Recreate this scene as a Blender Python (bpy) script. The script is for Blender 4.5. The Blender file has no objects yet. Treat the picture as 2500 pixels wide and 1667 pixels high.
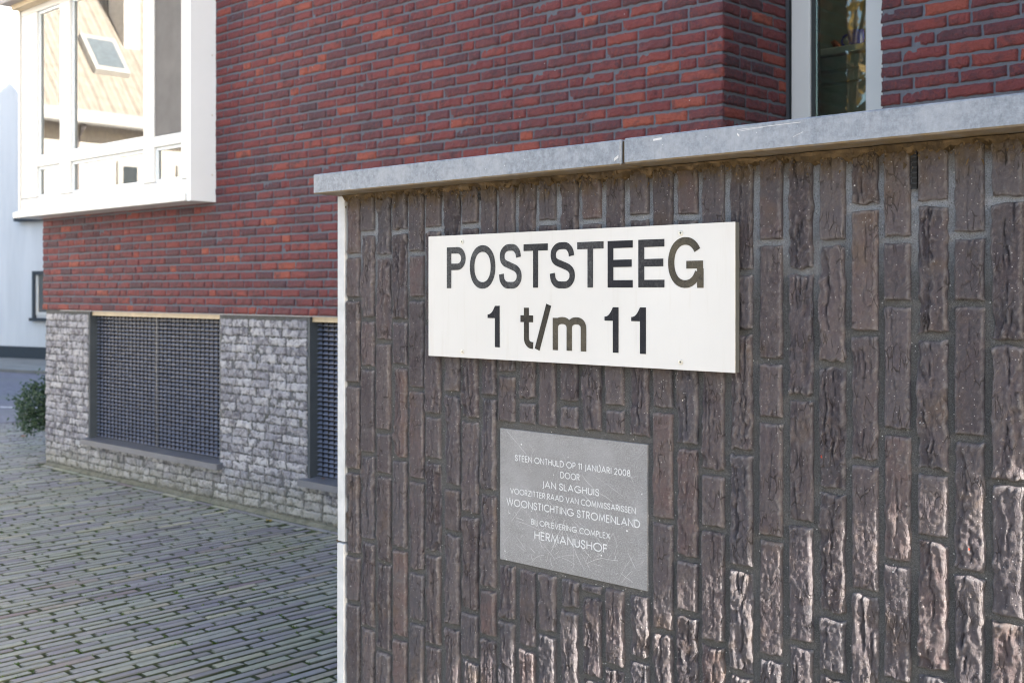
import bpy, math, random
import numpy as np
from mathutils import Vector, Matrix

# ------------------------------------------------------------------ camera, sky, sun, exposure
scene = bpy.context.scene
C = scene.collection
HC = 1.42                                   # camera height above the paving
cam_d = bpy.data.cameras.new('camera')
cam = bpy.data.objects.new('camera', cam_d)
C.objects.link(cam)
cam.location = (0, 0, HC)
cam.rotation_euler = (math.radians(90), 0, math.radians(43.521))
cam_d.sensor_width = 36
cam_d.lens = 40.75
cam_d.shift_y = -0.0486
cam_d.clip_start = 0.05
cam_d.clip_end = 400
cam_d.dof.use_dof = True
cam_d.dof.focus_distance = 2.3
cam_d.dof.aperture_fstop = 8.0
scene.camera = cam

SUN_EL, SUN_AZ = 25.5, 5.6                  # elevation; azimuth in front of the wall plane (from +X towards -Y)
world = bpy.data.worlds.new('World')
scene.world = world
world.use_nodes = True
wn = world.node_tree
sky = wn.nodes.new('ShaderNodeTexSky')
sky.sky_type = 'NISHITA'
sky.sun_disc = False
sky.sun_elevation = math.radians(SUN_EL)
sky.sun_rotation = math.radians(90 + SUN_AZ)
sky.dust_density = 2.0
sky.ozone_density = 0.9
wn.links.new(sky.outputs[0], wn.nodes['Background'].inputs[0])
wn.nodes['Background'].inputs[1].default_value = 0.12
sd = bpy.data.lights.new('sun', 'SUN')
sd.energy = 5.0
sd.angle = math.radians(0.5)
sd.color = (1.0, 0.93, 0.84)
sun = bpy.data.objects.new('sun', sd)
C.objects.link(sun)
e, az = math.radians(SUN_EL), math.radians(SUN_AZ)
to_sun = Vector((math.cos(e) * math.cos(az), -math.cos(e) * math.sin(az), math.sin(e)))
sun.rotation_euler = (-to_sun).to_track_quat('-Z', 'Y').to_euler()
sun.location = (20, -5, 20)
vs = scene.view_settings
vs.view_transform = 'Standard'
vs.look = 'None'
vs.exposure = 2.35
vs.gamma = 1.0
try: scene.cycles.filter_width = 1.1
except Exception: pass
vs.use_curve_mapping = False

rnd = random.Random(11)

# ------------------------------------------------------------------ noise helpers (numpy value noise)
def _h(ix, iy, s):
    v = np.sin(ix * 127.1 + iy * 311.7 + s * 74.7) * 43758.5453
    return v - np.floor(v)
def vn(x, y, s=0.0):
    x = np.asarray(x, float); y = np.asarray(y, float)
    ix, iy = np.floor(x), np.floor(y)
    fx, fy = x - ix, y - iy
    fx = fx * fx * (3 - 2 * fx); fy = fy * fy * (3 - 2 * fy)
    a = _h(ix, iy, s); b = _h(ix + 1, iy, s); c = _h(ix, iy + 1, s); d = _h(ix + 1, iy + 1, s)
    return (a * (1 - fx) + b * fx) * (1 - fy) + (c * (1 - fx) + d * fx) * fy
def sstep(a, b, x):
    t = np.clip((x - a) / (b - a), 0, 1)
    return t * t * (3 - 2 * t)

# ------------------------------------------------------------------ material helpers
class NT:
    def __init__(self, name):
        self.m = bpy.data.materials.new(name); self.m.use_nodes = True
        self.t = self.m.node_tree; self.N = self.t.nodes; self.L = self.t.links
        self.b = self.N['Principled BSDF']
    def n(self, kind, **kw):
        nd = self.N.new('ShaderNode' + kind)
        for k, v in kw.items(): setattr(nd, k, v)
        return nd
    def put(self, sock, v):
        if isinstance(v, bpy.types.NodeSocket): self.L.new(v, sock)
        elif v is not None:
            if isinstance(v, (tuple, list)) and len(v) == 3 and sock.type == 'RGBA': v = (*v, 1)
            sock.default_value = v
    def pos(self): 
        if not hasattr(self, '_p'): self._p = self.n('NewGeometry')
        return self._p.outputs['Position']
    def noise(self, scale, detail=4, rough=.6, vec=None, dist=0):
        nd = self.n('TexNoise'); self.put(nd.inputs['Vector'], vec or self.pos())
        nd.inputs['Scale'].default_value = scale; nd.inputs['Detail'].default_value = detail
        nd.inputs['Roughness'].default_value = rough; nd.inputs['Distortion'].default_value = dist
        return nd.outputs['Fac']
    def ramp(self, fac, *stops):
        nd = self.n('ValToRGB'); self.put(nd.inputs[0], fac); el = nd.color_ramp.elements
        while len(el) < len(stops): el.new(.5)
        for s, (p, c) in zip(el, stops):
            s.position = p; s.color = (*c, 1) if isinstance(c, (tuple, list)) else (c, c, c, 1)
        return nd.outputs[0]
    def mix(self, fac, a, b, mode='MIX'):
        nd = self.n('Mix', data_type='RGBA', blend_type=mode)
        self.put(nd.inputs[0], fac); self.put(nd.inputs[6], a); self.put(nd.inputs[7], b)
        return nd.outputs[2]
    def math(self, op, a, b=None, c=None):
        nd = self.n('Math', operation=op); self.put(nd.inputs[0], a)
        if b is not None: self.put(nd.inputs[1], b)
        if c is not None: self.put(nd.inputs[2], c)
        return nd.outputs[0]
    def sep(self, v=None):
        nd = self.n('SeparateXYZ'); self.put(nd.inputs[0], v or self.pos()); return nd.outputs
    def mapr(self, v, a, b, c=0., d=1.):
        nd = self.n('MapRange'); nd.clamp = True
        self.put(nd.inputs[0], v)
        for i, q in enumerate((a, b, c, d)): nd.inputs[i + 1].default_value = q
        return nd.outputs[0]
    def scalevec(self, s, v=None):
        nd = self.n('VectorMath', operation='MULTIPLY'); self.put(nd.inputs[0], v or self.pos()); nd.inputs[1].default_value = s
        return nd.outputs[0]
    def rand(self, attr):
        if attr: 
            nd = self.n('Attribute', attribute_name='tint'); return nd.outputs['Fac']
        return self.n('ObjectInfo').outputs['Random']
    def white(self, w):
        nd = self.n('TexWhiteNoise', noise_dimensions='1D'); self.put(nd.inputs['W'], w); return nd.outputs[0]
    def bump(self, h, strength=.3, dist=.002, normal=None):
        nd = self.n('Bump'); nd.inputs['Strength'].default_value = strength; nd.inputs['Distance'].default_value = dist
        self.put(nd.inputs['Height'], h)
        if normal: self.put(nd.inputs['Normal'], normal)
        return nd.outputs[0]
    def out(self, col=None, rough=None, normal=None, spec=None, metal=None):
        self.put(self.b.inputs['Base Color'], col); self.put(self.b.inputs['Roughness'], rough)
        if normal: self.put(self.b.inputs['Normal'], normal)
        if spec is not None: self.b.inputs['Specular IOR Level'].default_value = spec
        if metal is not None: self.b.inputs['Metallic'].default_value = metal
        return self.m
    def specks(self, col, scale, thr, keep, colour):
        v = self.n('TexVoronoi'); self.put(v.inputs['Vector'], self.pos()); v.inputs['Scale'].default_value = scale
        near = self.math('LESS_THAN', v.outputs['Distance'], thr)
        s = self.n('SeparateColor'); self.L.new(v.outputs['Color'], s.inputs[0])
        k = self.math('LESS_THAN', s.outputs[0], keep)
        return self.mix(self.math('MULTIPLY', near, k), col, colour)

def plain(name, col, rough=.6, spec=.4, metal=0., var=.12, vscale=14., bump=0., bscale=300.):
    t = NT(name); n = t.noise(vscale, 5)
    lo = tuple(c * (1 - var) for c in col); hi = tuple(min(1, c * (1 + var)) for c in col)
    nm = t.bump(t.noise(bscale, 3), bump, .001) if bump else None
    return t.out(t.ramp(n, (.3, lo), (.7, hi)), rough, nm, spec, metal)

# ------------------------------------------------------------------ materials
def m_wall_brick(attr=False):
    t = NT('purple_brown_brick' + ('_joined' if attr else ''))
    r = t.rand(attr); r2 = t.white(t.math('MULTIPLY', r, 91.7))
    base = t.ramp(r, (0, (.064, .053, .060)), (.35, (.098, .081, .088)), (.7, (.097, .090, .102)), (1, (.124, .086, .084)))
    n1 = t.noise(22, 5, .62); n2 = t.noise(110, 4, .7); n3 = t.noise(420, 2, .6)
    col = t.mix(t.mapr(n1, .35, .72), base, t.mix(r2, (.130, .114, .114), (.072, .070, .080)))
    col = t.mix(t.mapr(n2, .55, .78, 0, .55), col, (.17, .135, .115))
    col = t.mix(t.mapr(t.noise(9, 3), .58, .75, 0, .6), col, (.125, .088, .060))
    col = t.mix(t.mapr(n3, .62, .8, 0, .5), col, (.24, .23, .23))
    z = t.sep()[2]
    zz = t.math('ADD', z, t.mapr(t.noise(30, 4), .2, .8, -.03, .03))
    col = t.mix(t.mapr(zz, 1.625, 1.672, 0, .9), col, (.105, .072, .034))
    col = t.specks(col, 26, .075, .03, (.50, .085, .05))
    col = t.specks(col, 41, .065, .05, (.70, .68, .65))
    col = t.specks(col, 210, .19, .11, (.40, .38, .37))
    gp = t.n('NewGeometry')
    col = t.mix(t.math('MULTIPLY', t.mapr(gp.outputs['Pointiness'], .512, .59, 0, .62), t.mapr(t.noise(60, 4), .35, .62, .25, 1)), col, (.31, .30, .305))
    col = t.mix(t.mapr(gp.outputs['Pointiness'], .40, .485, .7, 0), col, (.045, .038, .036))  # crevices darkened by curvature: occlusion shade put into the colour
    vc = t.n('TexVoronoi', feature='DISTANCE_TO_EDGE'); t.put(vc.inputs['Vector'], t.math and t.scalevec((105, 105, 34))); vc.inputs['Scale'].default_value = .8
    crack = t.math('MULTIPLY', t.mapr(vc.outputs['Distance'], 0, .07, 1, 0), t.mapr(t.noise(24, 3), .5, .62))
    col = t.mix(t.math('MULTIPLY', crack, .75), col, (.035, .028, .026))
    hgt = t.math('ADD', t.math('MULTIPLY', t.noise(520, 2, .7), .5), t.math('MULTIPLY', t.noise(190, 5, .75, t.scalevec((1, 1, .7))), 1.3))
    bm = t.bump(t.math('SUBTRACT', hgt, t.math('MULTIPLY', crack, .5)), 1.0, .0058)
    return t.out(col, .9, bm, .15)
def m_wall_mortar():
    t = NT('dark_mortar')
    n = t.noise(700, 2, .7); n1 = t.noise(16, 4)
    col = t.ramp(n, (.3, (.070, .069, .068)), (.55, (.124, .122, .120)), (.75, (.25, .248, .245)))
    col = t.mix(t.mapr(n1, .4, .7, 0, .45), col, (.115, .108, .098))
    z = t.sep()[2]
    zz = t.math('ADD', z, t.mapr(t.noise(11, 4), .2, .8, -.06, .06))
    eff = t.math('MULTIPLY', t.mapr(zz, 1.40, 1.58), t.mapr(n, .35, .6, .35, .95))
    col = t.mix(eff, col, (.36, .38, .41))
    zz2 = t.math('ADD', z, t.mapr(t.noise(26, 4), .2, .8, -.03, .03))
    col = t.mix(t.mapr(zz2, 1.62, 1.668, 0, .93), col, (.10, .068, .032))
    col = t.specks(col, 150, .18, .09, (.55, .54, .52))
    col = t.specks(col, 260, .22, .10, (.030, .030, .030))
    return t.out(col, .9, t.bump(n, 1.0, .004, t.bump(t.noise(90, 5, .7), 1.0, .006)), .2)
def m_coping():
    t = NT('blue_stone_coping')
    n = t.noise(75, 7, .78); n2 = t.noise(7, 6, .7)
    v = t.scalevec((60, 60, 7)); st = t.noise(3.0, 4, .7, v, .6)
    col = t.ramp(n, (.36, (.115, .132, .158)), (.64, (.235, .262, .30)))
    col = t.mix(t.mapr(n2, .45, .62, 0, .6), col, (.275, .295, .325))
    col = t.mix(t.mapr(st, .5, .75, 0, .35), col, (.15, .16, .18))
    col = t.specks(col, 120, .10, .07, (.66, .67, .68))
    col = t.specks(col, 60, .05, .12, (.60, .62, .64))
    nz = t.n('NewGeometry'); s = t.sep(nz.outputs['Normal'])[2]
    dirt = t.math('MULTIPLY', t.math('LESS_THAN', s, -.6), t.mapr(t.noise(35, 4), .25, .6, .55, 1))
    col = t.mix(dirt, col, t.mix(t.noise(80, 4), (.21, .155, .085), (.085, .058, .028)))
    return t.out(col, .5, t.bump(t.noise(350, 4, .7), .35, .001), .45)
def m_red_brick(attr):
    t = NT('red_brick' + ('_joined' if attr else ''))
    r = t.rand(attr); r2 = t.white(t.math('MULTIPLY', r, 57.3))
    base = t.ramp(r, (0, (.080, .044, .056)), (.18, (.115, .046, .055)), (.48, (.158, .046, .051)), (.77, (.195, .050, .050)), (.93, (.245, .062, .052)), (1, (.31, .082, .055)))
    n = t.noise(13, 5, .65, dist=.4); n2 = t.noise(75, 4, .7)
    col = t.mix(t.mapr(n, .50, .68, 0, .85), base, (.070, .038, .046))
    col = t.mix(t.mapr(n2, .5, .72, 0, .6), col, t.mix(r2, (.34, .075, .05), (.17, .040, .038)))
    col = t.mix(t.mapr(t.noise(190, 3), .58, .75, 0, .5), col, (.045, .028, .032))
    col = t.specks(col, 30, .07, .06, (.5, .5, .5))
    bm = t.bump(t.math('ADD', t.noise(260, 3, .7), t.math('MULTIPLY', n2, 1.8)), 1.0, .007)
    return t.out(col, .75, bm, .3)
def m_grey_brick(attr):
    t = NT('weathered_grey_brick' + ('_joined' if attr else ''))
    r = t.rand(attr)
    base = t.ramp(r, (0, (.26, .255, .28)), (.5, (.36, .355, .375)), (1, (.46, .45, .46)))
    col = t.mix(t.mapr(t.noise(17, 8, .78, dist=.6), .47, .58, 0, .85), base, (.085, .080, .095))
    col = t.mix(t.mapr(t.noise(38, 5, .7), .54, .70, 0, .85), col, (.52, .50, .48))
    z = t.sep()[2]
    zz = t.math('ADD', z, t.mapr(t.noise(6, 4), .2, .8, -.12, .12))
    col = t.mix(t.mapr(zz, .06, .26, .5, 0), col, (.24, .235, .165))
    return t.out(col, .85, t.bump(t.noise(70, 6, .75), 1.0, .012), .25)
def m_mortar(name, col, green=False):
    t = NT(name)
    c = t.ramp(t.noise(240, 3, .7), (.3, tuple(v * .75 for v in col)), (.7, tuple(v * 1.2 for v in col)))
    c = t.mix(t.mapr(t.noise(5, 4), .4, .7, 0, .4), c, tuple(v * .72 for v in col))
    if green:
        z = t.sep()[2]; zz = t.math('ADD', z, t.mapr(t.noise(7, 4), .2, .8, -.1, .1))
        c = t.mix(t.mapr(zz, .02, .18, .5, 0), c, (.21, .205, .15))
    if green: c = t.mix(t.mapr(t.noise(14, 6, .75), .42, .66, 0, .8), c, (.075, .078, .055))
    return t.out(c, .9, t.bump(t.noise(300, 3), .5, .002, t.bump(t.noise(40, 5, .7), .9, .012) if green else None), .2)
def m_paver(attr):
    t = NT('paving_clinker' + ('_joined' if attr else ''))
    r = t.rand(attr)
    base = t.ramp(r, (0, (.18, .165, .19)), (.2, (.265, .26, .265)), (.42, (.255, .265, .235)), (.66, (.315, .325, .27)), (.82, (.215, .20, .235)), (.94, (.39, .38, .27)), (1, (.20, .15, .17)))
    col = t.mix(t.mapr(t.noise(35, 5, .7), .4, .75, 0, .5), base, (.17, .17, .155))
    col = t.mix(t.mapr(t.noise(2.2, 4, .6), .5, .72, 0, .55), col, (.225, .24, .155))
    col = t.specks(col, 18, .05, .05, (.7, .7, .7))
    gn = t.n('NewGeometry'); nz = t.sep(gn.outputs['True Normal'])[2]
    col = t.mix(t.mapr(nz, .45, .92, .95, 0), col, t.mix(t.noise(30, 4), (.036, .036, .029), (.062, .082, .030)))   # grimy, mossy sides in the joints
    return t.out(col, .78, t.bump(t.noise(180, 4, .7), .6, .002), .35)
def m_joint_soil():
    t = NT('mossy_joint_soil')
    c = t.ramp(t.noise(45, 5, .7), (.34, (.034, .034, .027)), (.52, (.050, .062, .028)), (.68, (.085, .13, .034)))
    return t.out(c, .95, t.bump(t.noise(200, 4), .8, .004), .1)
def m_sign_plate():
    t = NT('white_sign_laminate')
    c = t.ramp(t.noise(3, 4), (.3, (.495, .488, .468)), (.7, (.53, .525, .508)))
    c = t.specks(c, 70, .05, .05, (.35, .33, .30))
    run = t.noise(2.2, 4, .7, t.scalevec((26, 26, 1.6)))
    c = t.mix(t.mapr(run, .56, .78, 0, .30), c, (.40, .37, .31))
    return t.out(c, .6, t.bump(t.noise(900, 2), .06, .0004), .18)
def m_letter(name, dark, pale, amount, brown=0.):
    t = NT(name)
    n = t.noise(190, 5, .75)
    f = t.math('MULTIPLY', t.mapr(n, .38, .68), t.mapr(t.noise(28, 3), .3, .65, .25, 1))
    c = t.mix(t.math('MULTIPLY', f, amount), dark, pale)
    if brown: c = t.mix(t.mapr(t.noise(45, 4), .35, .6, 0, brown), c, (.085, .074, .052))
    return t.out(c, .65, None, .15)
def m_plaque():
    t = NT('honed_grey_plaque_stone')
    c = t.ramp(t.noise(420, 4, .75), (.3, (.095, .095, .098)), (.52, (.185, .185, .19)), (.72, (.33, .33, .335)))
    c = t.mix(t.mapr(t.noise(9, 5), .45, .7, 0, .45), c, (.28, .285, .295))
    c = t.specks(c, 90, .10, .05, (.72, .72, .72))
    return t.out(c, .5, t.bump(t.noise(300, 4), .25, .0008), .4)
def m_glass(name, ior, tint, rough=0.0):
    t = NT(name); t.N.remove(t.b)
    tr = t.n('BsdfTransparent'); tr.inputs[0].default_value = (*tint, 1)
    gl = t.n('BsdfGlossy'); gl.inputs['Roughness'].default_value = rough; gl.inputs[0].default_value = (1, 1, 1, 1)
    fr = t.n('Fresnel'); fr.inputs[0].default_value = ior
    if rough == 0.0:
        t.put(fr.inputs['Normal'], t.bump(t.noise(1.4, 1), .015, .02)); t.put(gl.inputs['Normal'], t.bump(t.noise(1.4, 1), .015, .02))
    mx = t.n('MixShader'); t.L.new(fr.outputs[0], mx.inputs[0]); t.L.new(tr.outputs[0], mx.inputs[1]); t.L.new(gl.outputs[0], mx.inputs[2])
    t.L.new(mx.outputs[0], t.N['Material Output'].inputs[0])
    return t.m
def m_tiles():
    t = NT('tan_roof_tiles')
    w = t.n('TexWave', wave_type='BANDS', bands_direction='Y'); t.put(w.inputs['Vector'], t.pos()); w.inputs['Scale'].default_value = 1.6
    w.inputs['Distortion'].default_value = .3
    w2 = t.n('TexWave', wave_type='BANDS', bands_direction='Z', wave_profile='SAW'); t.put(w2.inputs['Vector'], t.pos()); w2.inputs['Scale'].default_value = 1.3
    h = t.math('ADD', w.outputs['Fac'], w2.outputs['Fac'])
    c = t.ramp(t.noise(7, 5, .7), (.3, (.48, .43, .36)), (.7, (.64, .59, .51)))
    return t.out(c, .8, t.bump(h, 1.0, .05), .2)
def m_render_wall():
    t = NT('pale_blue_render')
    v = t.scalevec((1.4, 1.4, .22))
    c = t.ramp(t.noise(1.2, 5, .6, v), (.3, (.56, .58, .595)), (.7, (.71, .725, .735)))
    return t.out(c, .9, t.bump(t.noise(60, 4), .3, .004), .2)
def m_street():
    t = NT('street_clinker')
    b = t.n('TexBrick'); t.put(b.inputs['Vector'], t.scalevec((1, 1, 1)))
    b.inputs['Scale'].default_value = 4.5; b.inputs['Color1'].default_value = (.135, .13, .17, 1); b.inputs['Color2'].default_value = (.185, .18, .215, 1)
    b.inputs['Mortar'].default_value = (.07, .075, .06, 1); b.inputs['Mortar Size'].default_value = .012
    c = t.mix(t.mapr(t.noise(1.1, 4), .45, .7, 0, .5), b.outputs[0], (.14, .16, .13))
    return t.out(c, .8, t.bump(b.outputs['Fac'], .4, .006), .3)
def m_leaf(name, a, b, c3):
    t = NT(name)
    i = t.n('Attribute', attribute_name='tint')
    c = t.ramp(i.outputs['Fac'], (0, a), (.5, b), (1, c3))
    m = t.out(c, .55, None, .3)
    tr = t.n('BsdfTranslucent'); t.put(tr.inputs[0], c)
    mx = t.n('MixShader'); mx.inputs[0].default_value = .35
    t.L.new(t.b.outputs[0], mx.inputs[1]); t.L.new(tr.outputs[0], mx.inputs[2]); t.L.new(mx.outputs[0], t.N['Material Output'].inputs[0])
    return m

MT = dict(
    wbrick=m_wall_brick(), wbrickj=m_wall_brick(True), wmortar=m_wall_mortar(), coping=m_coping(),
    rbrick=m_red_brick(False), rbrickj=m_red_brick(True), rmortar=m_mortar('red_wall_mortar', (.118, .123, .144)),
    gbrick=m_grey_brick(False), gbrickj=m_grey_brick(True), gmortar=m_mortar('plinth_mortar', (.13, .13, .14), True),
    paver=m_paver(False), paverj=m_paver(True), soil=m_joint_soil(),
    slab=plain('pale_end_slab', (.43, .44, .45), .6, .3, 0, .10, 30, .3, 400),
    signplate=m_sign_plate(), signedge=plain('sign_core_edge', (.075, .08, .08), .5),
    plaque=m_plaque(), plaqueletter=plain('pale_cut_lettering', (.52, .53, .54), .6, .3, 0, .1, 60),
    scratch=plain('pale_scratch', (.50, .50, .50), .6, .3, 0, .25, 50),
    steel=plain('screw_steel', (.55, .53, .47), .35, .5, .8, .1), hole=plain('dark_recess', (.02, .02, .02), .8, .2),
    grille=plain('anthracite_grille', (.135, .155, .215), .32, .5, 0, .15, 8), sill=plain('grey_metal_sill', (.105, .112, .13), .38, .5, 0, .15, 5),
    lintel=plain('cream_lintel_strip', (.52, .42, .28), .5, .4, 0, .15, 12),
    white=plain('white_window_paint', (.62, .62, .60), .35, .45, 0, .03, 3), panel=plain('pale_side_panel', (.72, .77, .80), .35, .45, 0, .03, 2),
    gasket=plain('dark_gasket', (.03, .035, .035), .5), soffit=plain('grey_soffit', (.32, .30, .30), .6),
    bayglass=m_glass('bay_window_glass', 2.25, (.78, .84, .84)), glass=m_glass('clear_window_glass', 1.75, (.70, .78, .74)),
    inner=plain('interior_wall_paint', (.52, .52, .50), .8), floor=plain('interior_floor', (.34, .33, .30), .6),
    room=plain('dim_green_interior', (.24, .28, .245), .8), cabinet=plain('green_grey_cabinet', (.36, .44, .41), .5), worktop=plain('pale_worktop', (.78, .80, .74), .4),
    blue=plain('blue_glaze', (.03, .06, .42), .25, .5), orange=plain('terracotta_pot', (.42, .12, .05), .6),
    render=m_render_wall(), plinth=plain('dark_plinth_paint', (.022, .030, .042), .6), pavement=plain('concrete_pavement', (.20, .205, .20), .85, .2, 0, .25, 2, .3, 60),
    street=m_street(), marking=plain('white_road_paint', (.70, .70, .70), .7), concrete=m_mortar('green_stained_concrete', (.165, .16, .135), True),
    tiles=m_tiles(), lightwall=plain('white_house_paint', (.78, .75, .70), .8), timber=plain('grey_brown_cladding', (.16, .145, .13), .8, .2, 0, .3, 5),
    bark=plain('tree_bark', (.09, .065, .045), .9, .2, 0, .3, 20), skyglass=plain('dark_window_pane', (.05, .07, .09), .08, .6),
    bush=m_leaf('bush_leaf', (.022, .045, .028), (.045, .085, .050), (.10, .145, .085)),
    autumn=m_leaf('autumn_leaf', (.16, .10, .02), (.27, .16, .035), (.36, .22, .05)),
    fallen=m_leaf('fallen_leaf', (.22, .07, .02), (.30, .12, .03), (.28, .24, .05)),
    moss=m_leaf('moss', (.03, .05, .012), (.06, .11, .02), (.11, .17, .03)),
    dirt=m_leaf('cobweb_dirt', (.055, .036, .016), (.105, .070, .032), (.19, .13, .065)),
    black=plain('black_plastic', (.015, .015, .017), .45),
)
MT['plinth2'] = plain('dark_slate_paint', (.055, .066, .076), .5)
MT['screen'] = plain('grey_insect_mesh', (.165, .155, .145), .8, .2, 0, .12, 6)
MT['skypane'] = plain('sky_lit_roof_pane', (.26, .31, .34), .15, .6)
MT['square'] = plain('warm_clinker_square', (.27, .235, .20), .9, .2, 0, .2, 3, .4, 40)
MT['lgrey'] = m_letter('worn_grey_letter', (.020, .021, .024), (.115, .118, .12), .9)
MT['lmid'] = m_letter('part_worn_letter', (.013, .014, .017), (.09, .09, .093), .65)
MT['ldark'] = m_letter('dark_letter', (.010, .011, .015), (.06, .06, .065), .3)
MT['lbrown'] = m_letter('brown_worn_letter', (.034, .031, .025), (.105, .095, .072), .9, .55)
MT['lbmid'] = m_letter('brown_streaked_letter', (.013, .013, .013), (.07, .06, .045), .8, .2)

# ------------------------------------------------------------------ mesh helpers
def mesh(name, V, F, mat, smooth=False, tint=None):
    me = bpy.data.meshes.new(name)
    me.from_pydata([tuple(map(float, v)) for v in V], [], [tuple(map(int, f)) for f in F])
    if mat: me.materials.append(mat)
    if smooth: me.polygons.foreach_set('use_smooth', [True] * len(me.polygons))
    if tint is not None:
        a = me.attributes.new('tint', 'FLOAT', 'FACE'); a.data.foreach_set('value', np.asarray(tint, np.float32))
    me.update()
    return me
def link(name, me, parent=None, loc=None, rotz=0., scale=None):
    o = bpy.data.objects.new(name, me); C.objects.link(o)
    if parent: o.parent = parent
    if loc is not None: o.location = loc
    if rotz: o.rotation_euler = (0, 0, rotz)
    if scale: o.scale = scale
    return o
def empty(name, loc=(0, 0, 0)):
    return link(name, None, None, loc)
def tag(o, label=None, cat=None, group=None, kind=None):
    if label: o['label'] = label
    if cat: o['category'] = cat
    if group: o['group'] = group
    if kind: o['kind'] = kind
    return o
class G:
    """collects shapes; build() links them as one mesh object"""
    def __init__(s): s.V = []; s.F = []; s.T = []
    def add(s, V, F, t=None):
        o = len(s.V); s.V += [tuple(v) for v in V]; s.F += [tuple(i + o for i in f) for f in F]
        if t is not None: s.T += [t] * len(F)
        return s
    def box(s, x0, x1, y0, y1, z0, z1, t=None):
        V = [(x, y, z) for z in (z0, z1) for y in (y0, y1) for x in (x0, x1)]
        return s.add(V, [(0, 2, 3, 1), (4, 5, 7, 6), (0, 1, 5, 4), (2, 6, 7, 3), (0, 4, 6, 2), (1, 3, 7, 5)], t)
    def cbox(s, x0, x1, y0, y1, z0, z1, b=.003, t=None):
        V, F = chamfer(x0, x1, y0, y1, z0, z1, b); return s.add(V, F, t)
    def prism(s, pts, y0, y1, t=None):      # pts in (x,z), extruded along y
        n = len(pts)
        V = [(x, y0, z) for x, z in pts] + [(x, y1, z) for x, z in pts]
        F = [tuple(range(n)), tuple(range(2 * n - 1, n - 1, -1))] + [(i, i + n, (i + 1) % n + n, (i + 1) % n) for i in range(n)]
        return s.add(V, F, t)
    def tube(s, pts, rad, n=8, t=None):
        pts = [Vector(p) for p in pts]; rings = []
        if not hasattr(rad, '__len__'): rad = [rad] * len(pts)
        for i, p in enumerate(pts):
            d = (pts[min(i + 1, len(pts) - 1)] - pts[max(i - 1, 0)]).normalized()
            a = d.cross(Vector((0, 0, 1)) if abs(d.z) < .9 else Vector((1, 0, 0))).normalized(); b = d.cross(a)
            rings.append([p + (a * math.cos(q) + b * math.sin(q)) * rad[i] for q in [k * 2 * math.pi / n for k in range(n)]])
        V = [v for r in rings for v in r]; F = []
        for i in range(len(pts) - 1):
            for k in range(n): F.append((i * n + k, i * n + (k + 1) % n, (i + 1) * n + (k + 1) % n, (i + 1) * n + k))
        F += [tuple(range(n - 1, -1, -1)), tuple((len(pts) - 1) * n + k for k in range(n))]
        return s.add(V, F, t)
    def build(s, name, mat, parent=None, smooth=False, kind=None, loc=None):
        o = link(name, mesh(name, s.V, s.F, mat, smooth, s.T if len(s.T) == len(s.F) and s.T else None), parent, loc)
        if kind: o['kind'] = kind
        return o
def chamfer(x0, x1, y0, y1, z0, z1, b):
    b = min(b, (x1 - x0) * .45, (y1 - y0) * .45, (z1 - z0) * .45)
    V = []; idx = {}
    for sx in (0, 1):
        for sy in (0, 1):
            for sz in (0, 1):
                X, Y, Z = (x0, x1)[sx], (y0, y1)[sy], (z0, z1)[sz]
                dx, dy, dz = (b if sx == 0 else -b), (b if sy == 0 else -b), (b if sz == 0 else -b)
                for ax, p in (('x', (X, Y + dy, Z + dz)), ('y', (X + dx, Y, Z + dz)), ('z', (X + dx, Y + dy, Z))):
                    idx[(sx, sy, sz, ax)] = len(V); V.append(p)
    I = lambda *k: idx[k]
    F = []
    for s in (0, 1):
        F.append([I(s, 0, 0, 'x'), I(s, 1, 0, 'x'), I(s, 1, 1, 'x'), I(s, 0, 1, 'x')])
        F.append([I(0, s, 0, 'y'), I(1, s, 0, 'y'), I(1, s, 1, 'y'), I(0, s, 1, 'y')])
        F.append([I(0, 0, s, 'z'), I(1, 0, s, 'z'), I(1, 1, s, 'z'), I(0, 1, s, 'z')])
    for a in (0, 1):
        for c in (0, 1):
            F.append([I(a, c, 0, 'x'), I(a, c, 1, 'x'), I(a, c, 1, 'y'), I(a, c, 0, 'y')])
            F.append([I(a, 0, c, 'x'), I(a, 1, c, 'x'), I(a, 1, c, 'z'), I(a, 0, c, 'z')])
            F.append([I(0, a, c, 'y'), I(1, a, c, 'y'), I(1, a, c, 'z'), I(0, a, c, 'z')])
            for d in (0, 1): F.append([I(a, c, d, 'x'), I(a, c, d, 'y'), I(a, c, d, 'z')])
    cen = Vector(((x0 + x1) / 2, (y0 + y1) / 2, (z0 + z1) / 2)); out = []
    for f in F:
        p = [Vector(V[i]) for i in f]; nrm = (p[1] - p[0]).cross(p[2] - p[0]); m = sum(p, Vector()) / len(p)
        out.append(tuple(f) if nrm.dot(m - cen) > 0 else tuple(reversed(f)))
    return V, out
def ring_grid(nu, nv):
    """faces of a (nu+3)x(nv+3) vertex grid: inner surface plus one outer ring that drops back into the joint"""
    W = nu + 3; F = []
    for j in range(nv + 2):
        for i in range(nu + 2):
            F.append((j * W + i, j * W + i + 1, (j + 1) * W + i + 1, (j + 1) * W + i))
    return F
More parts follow.
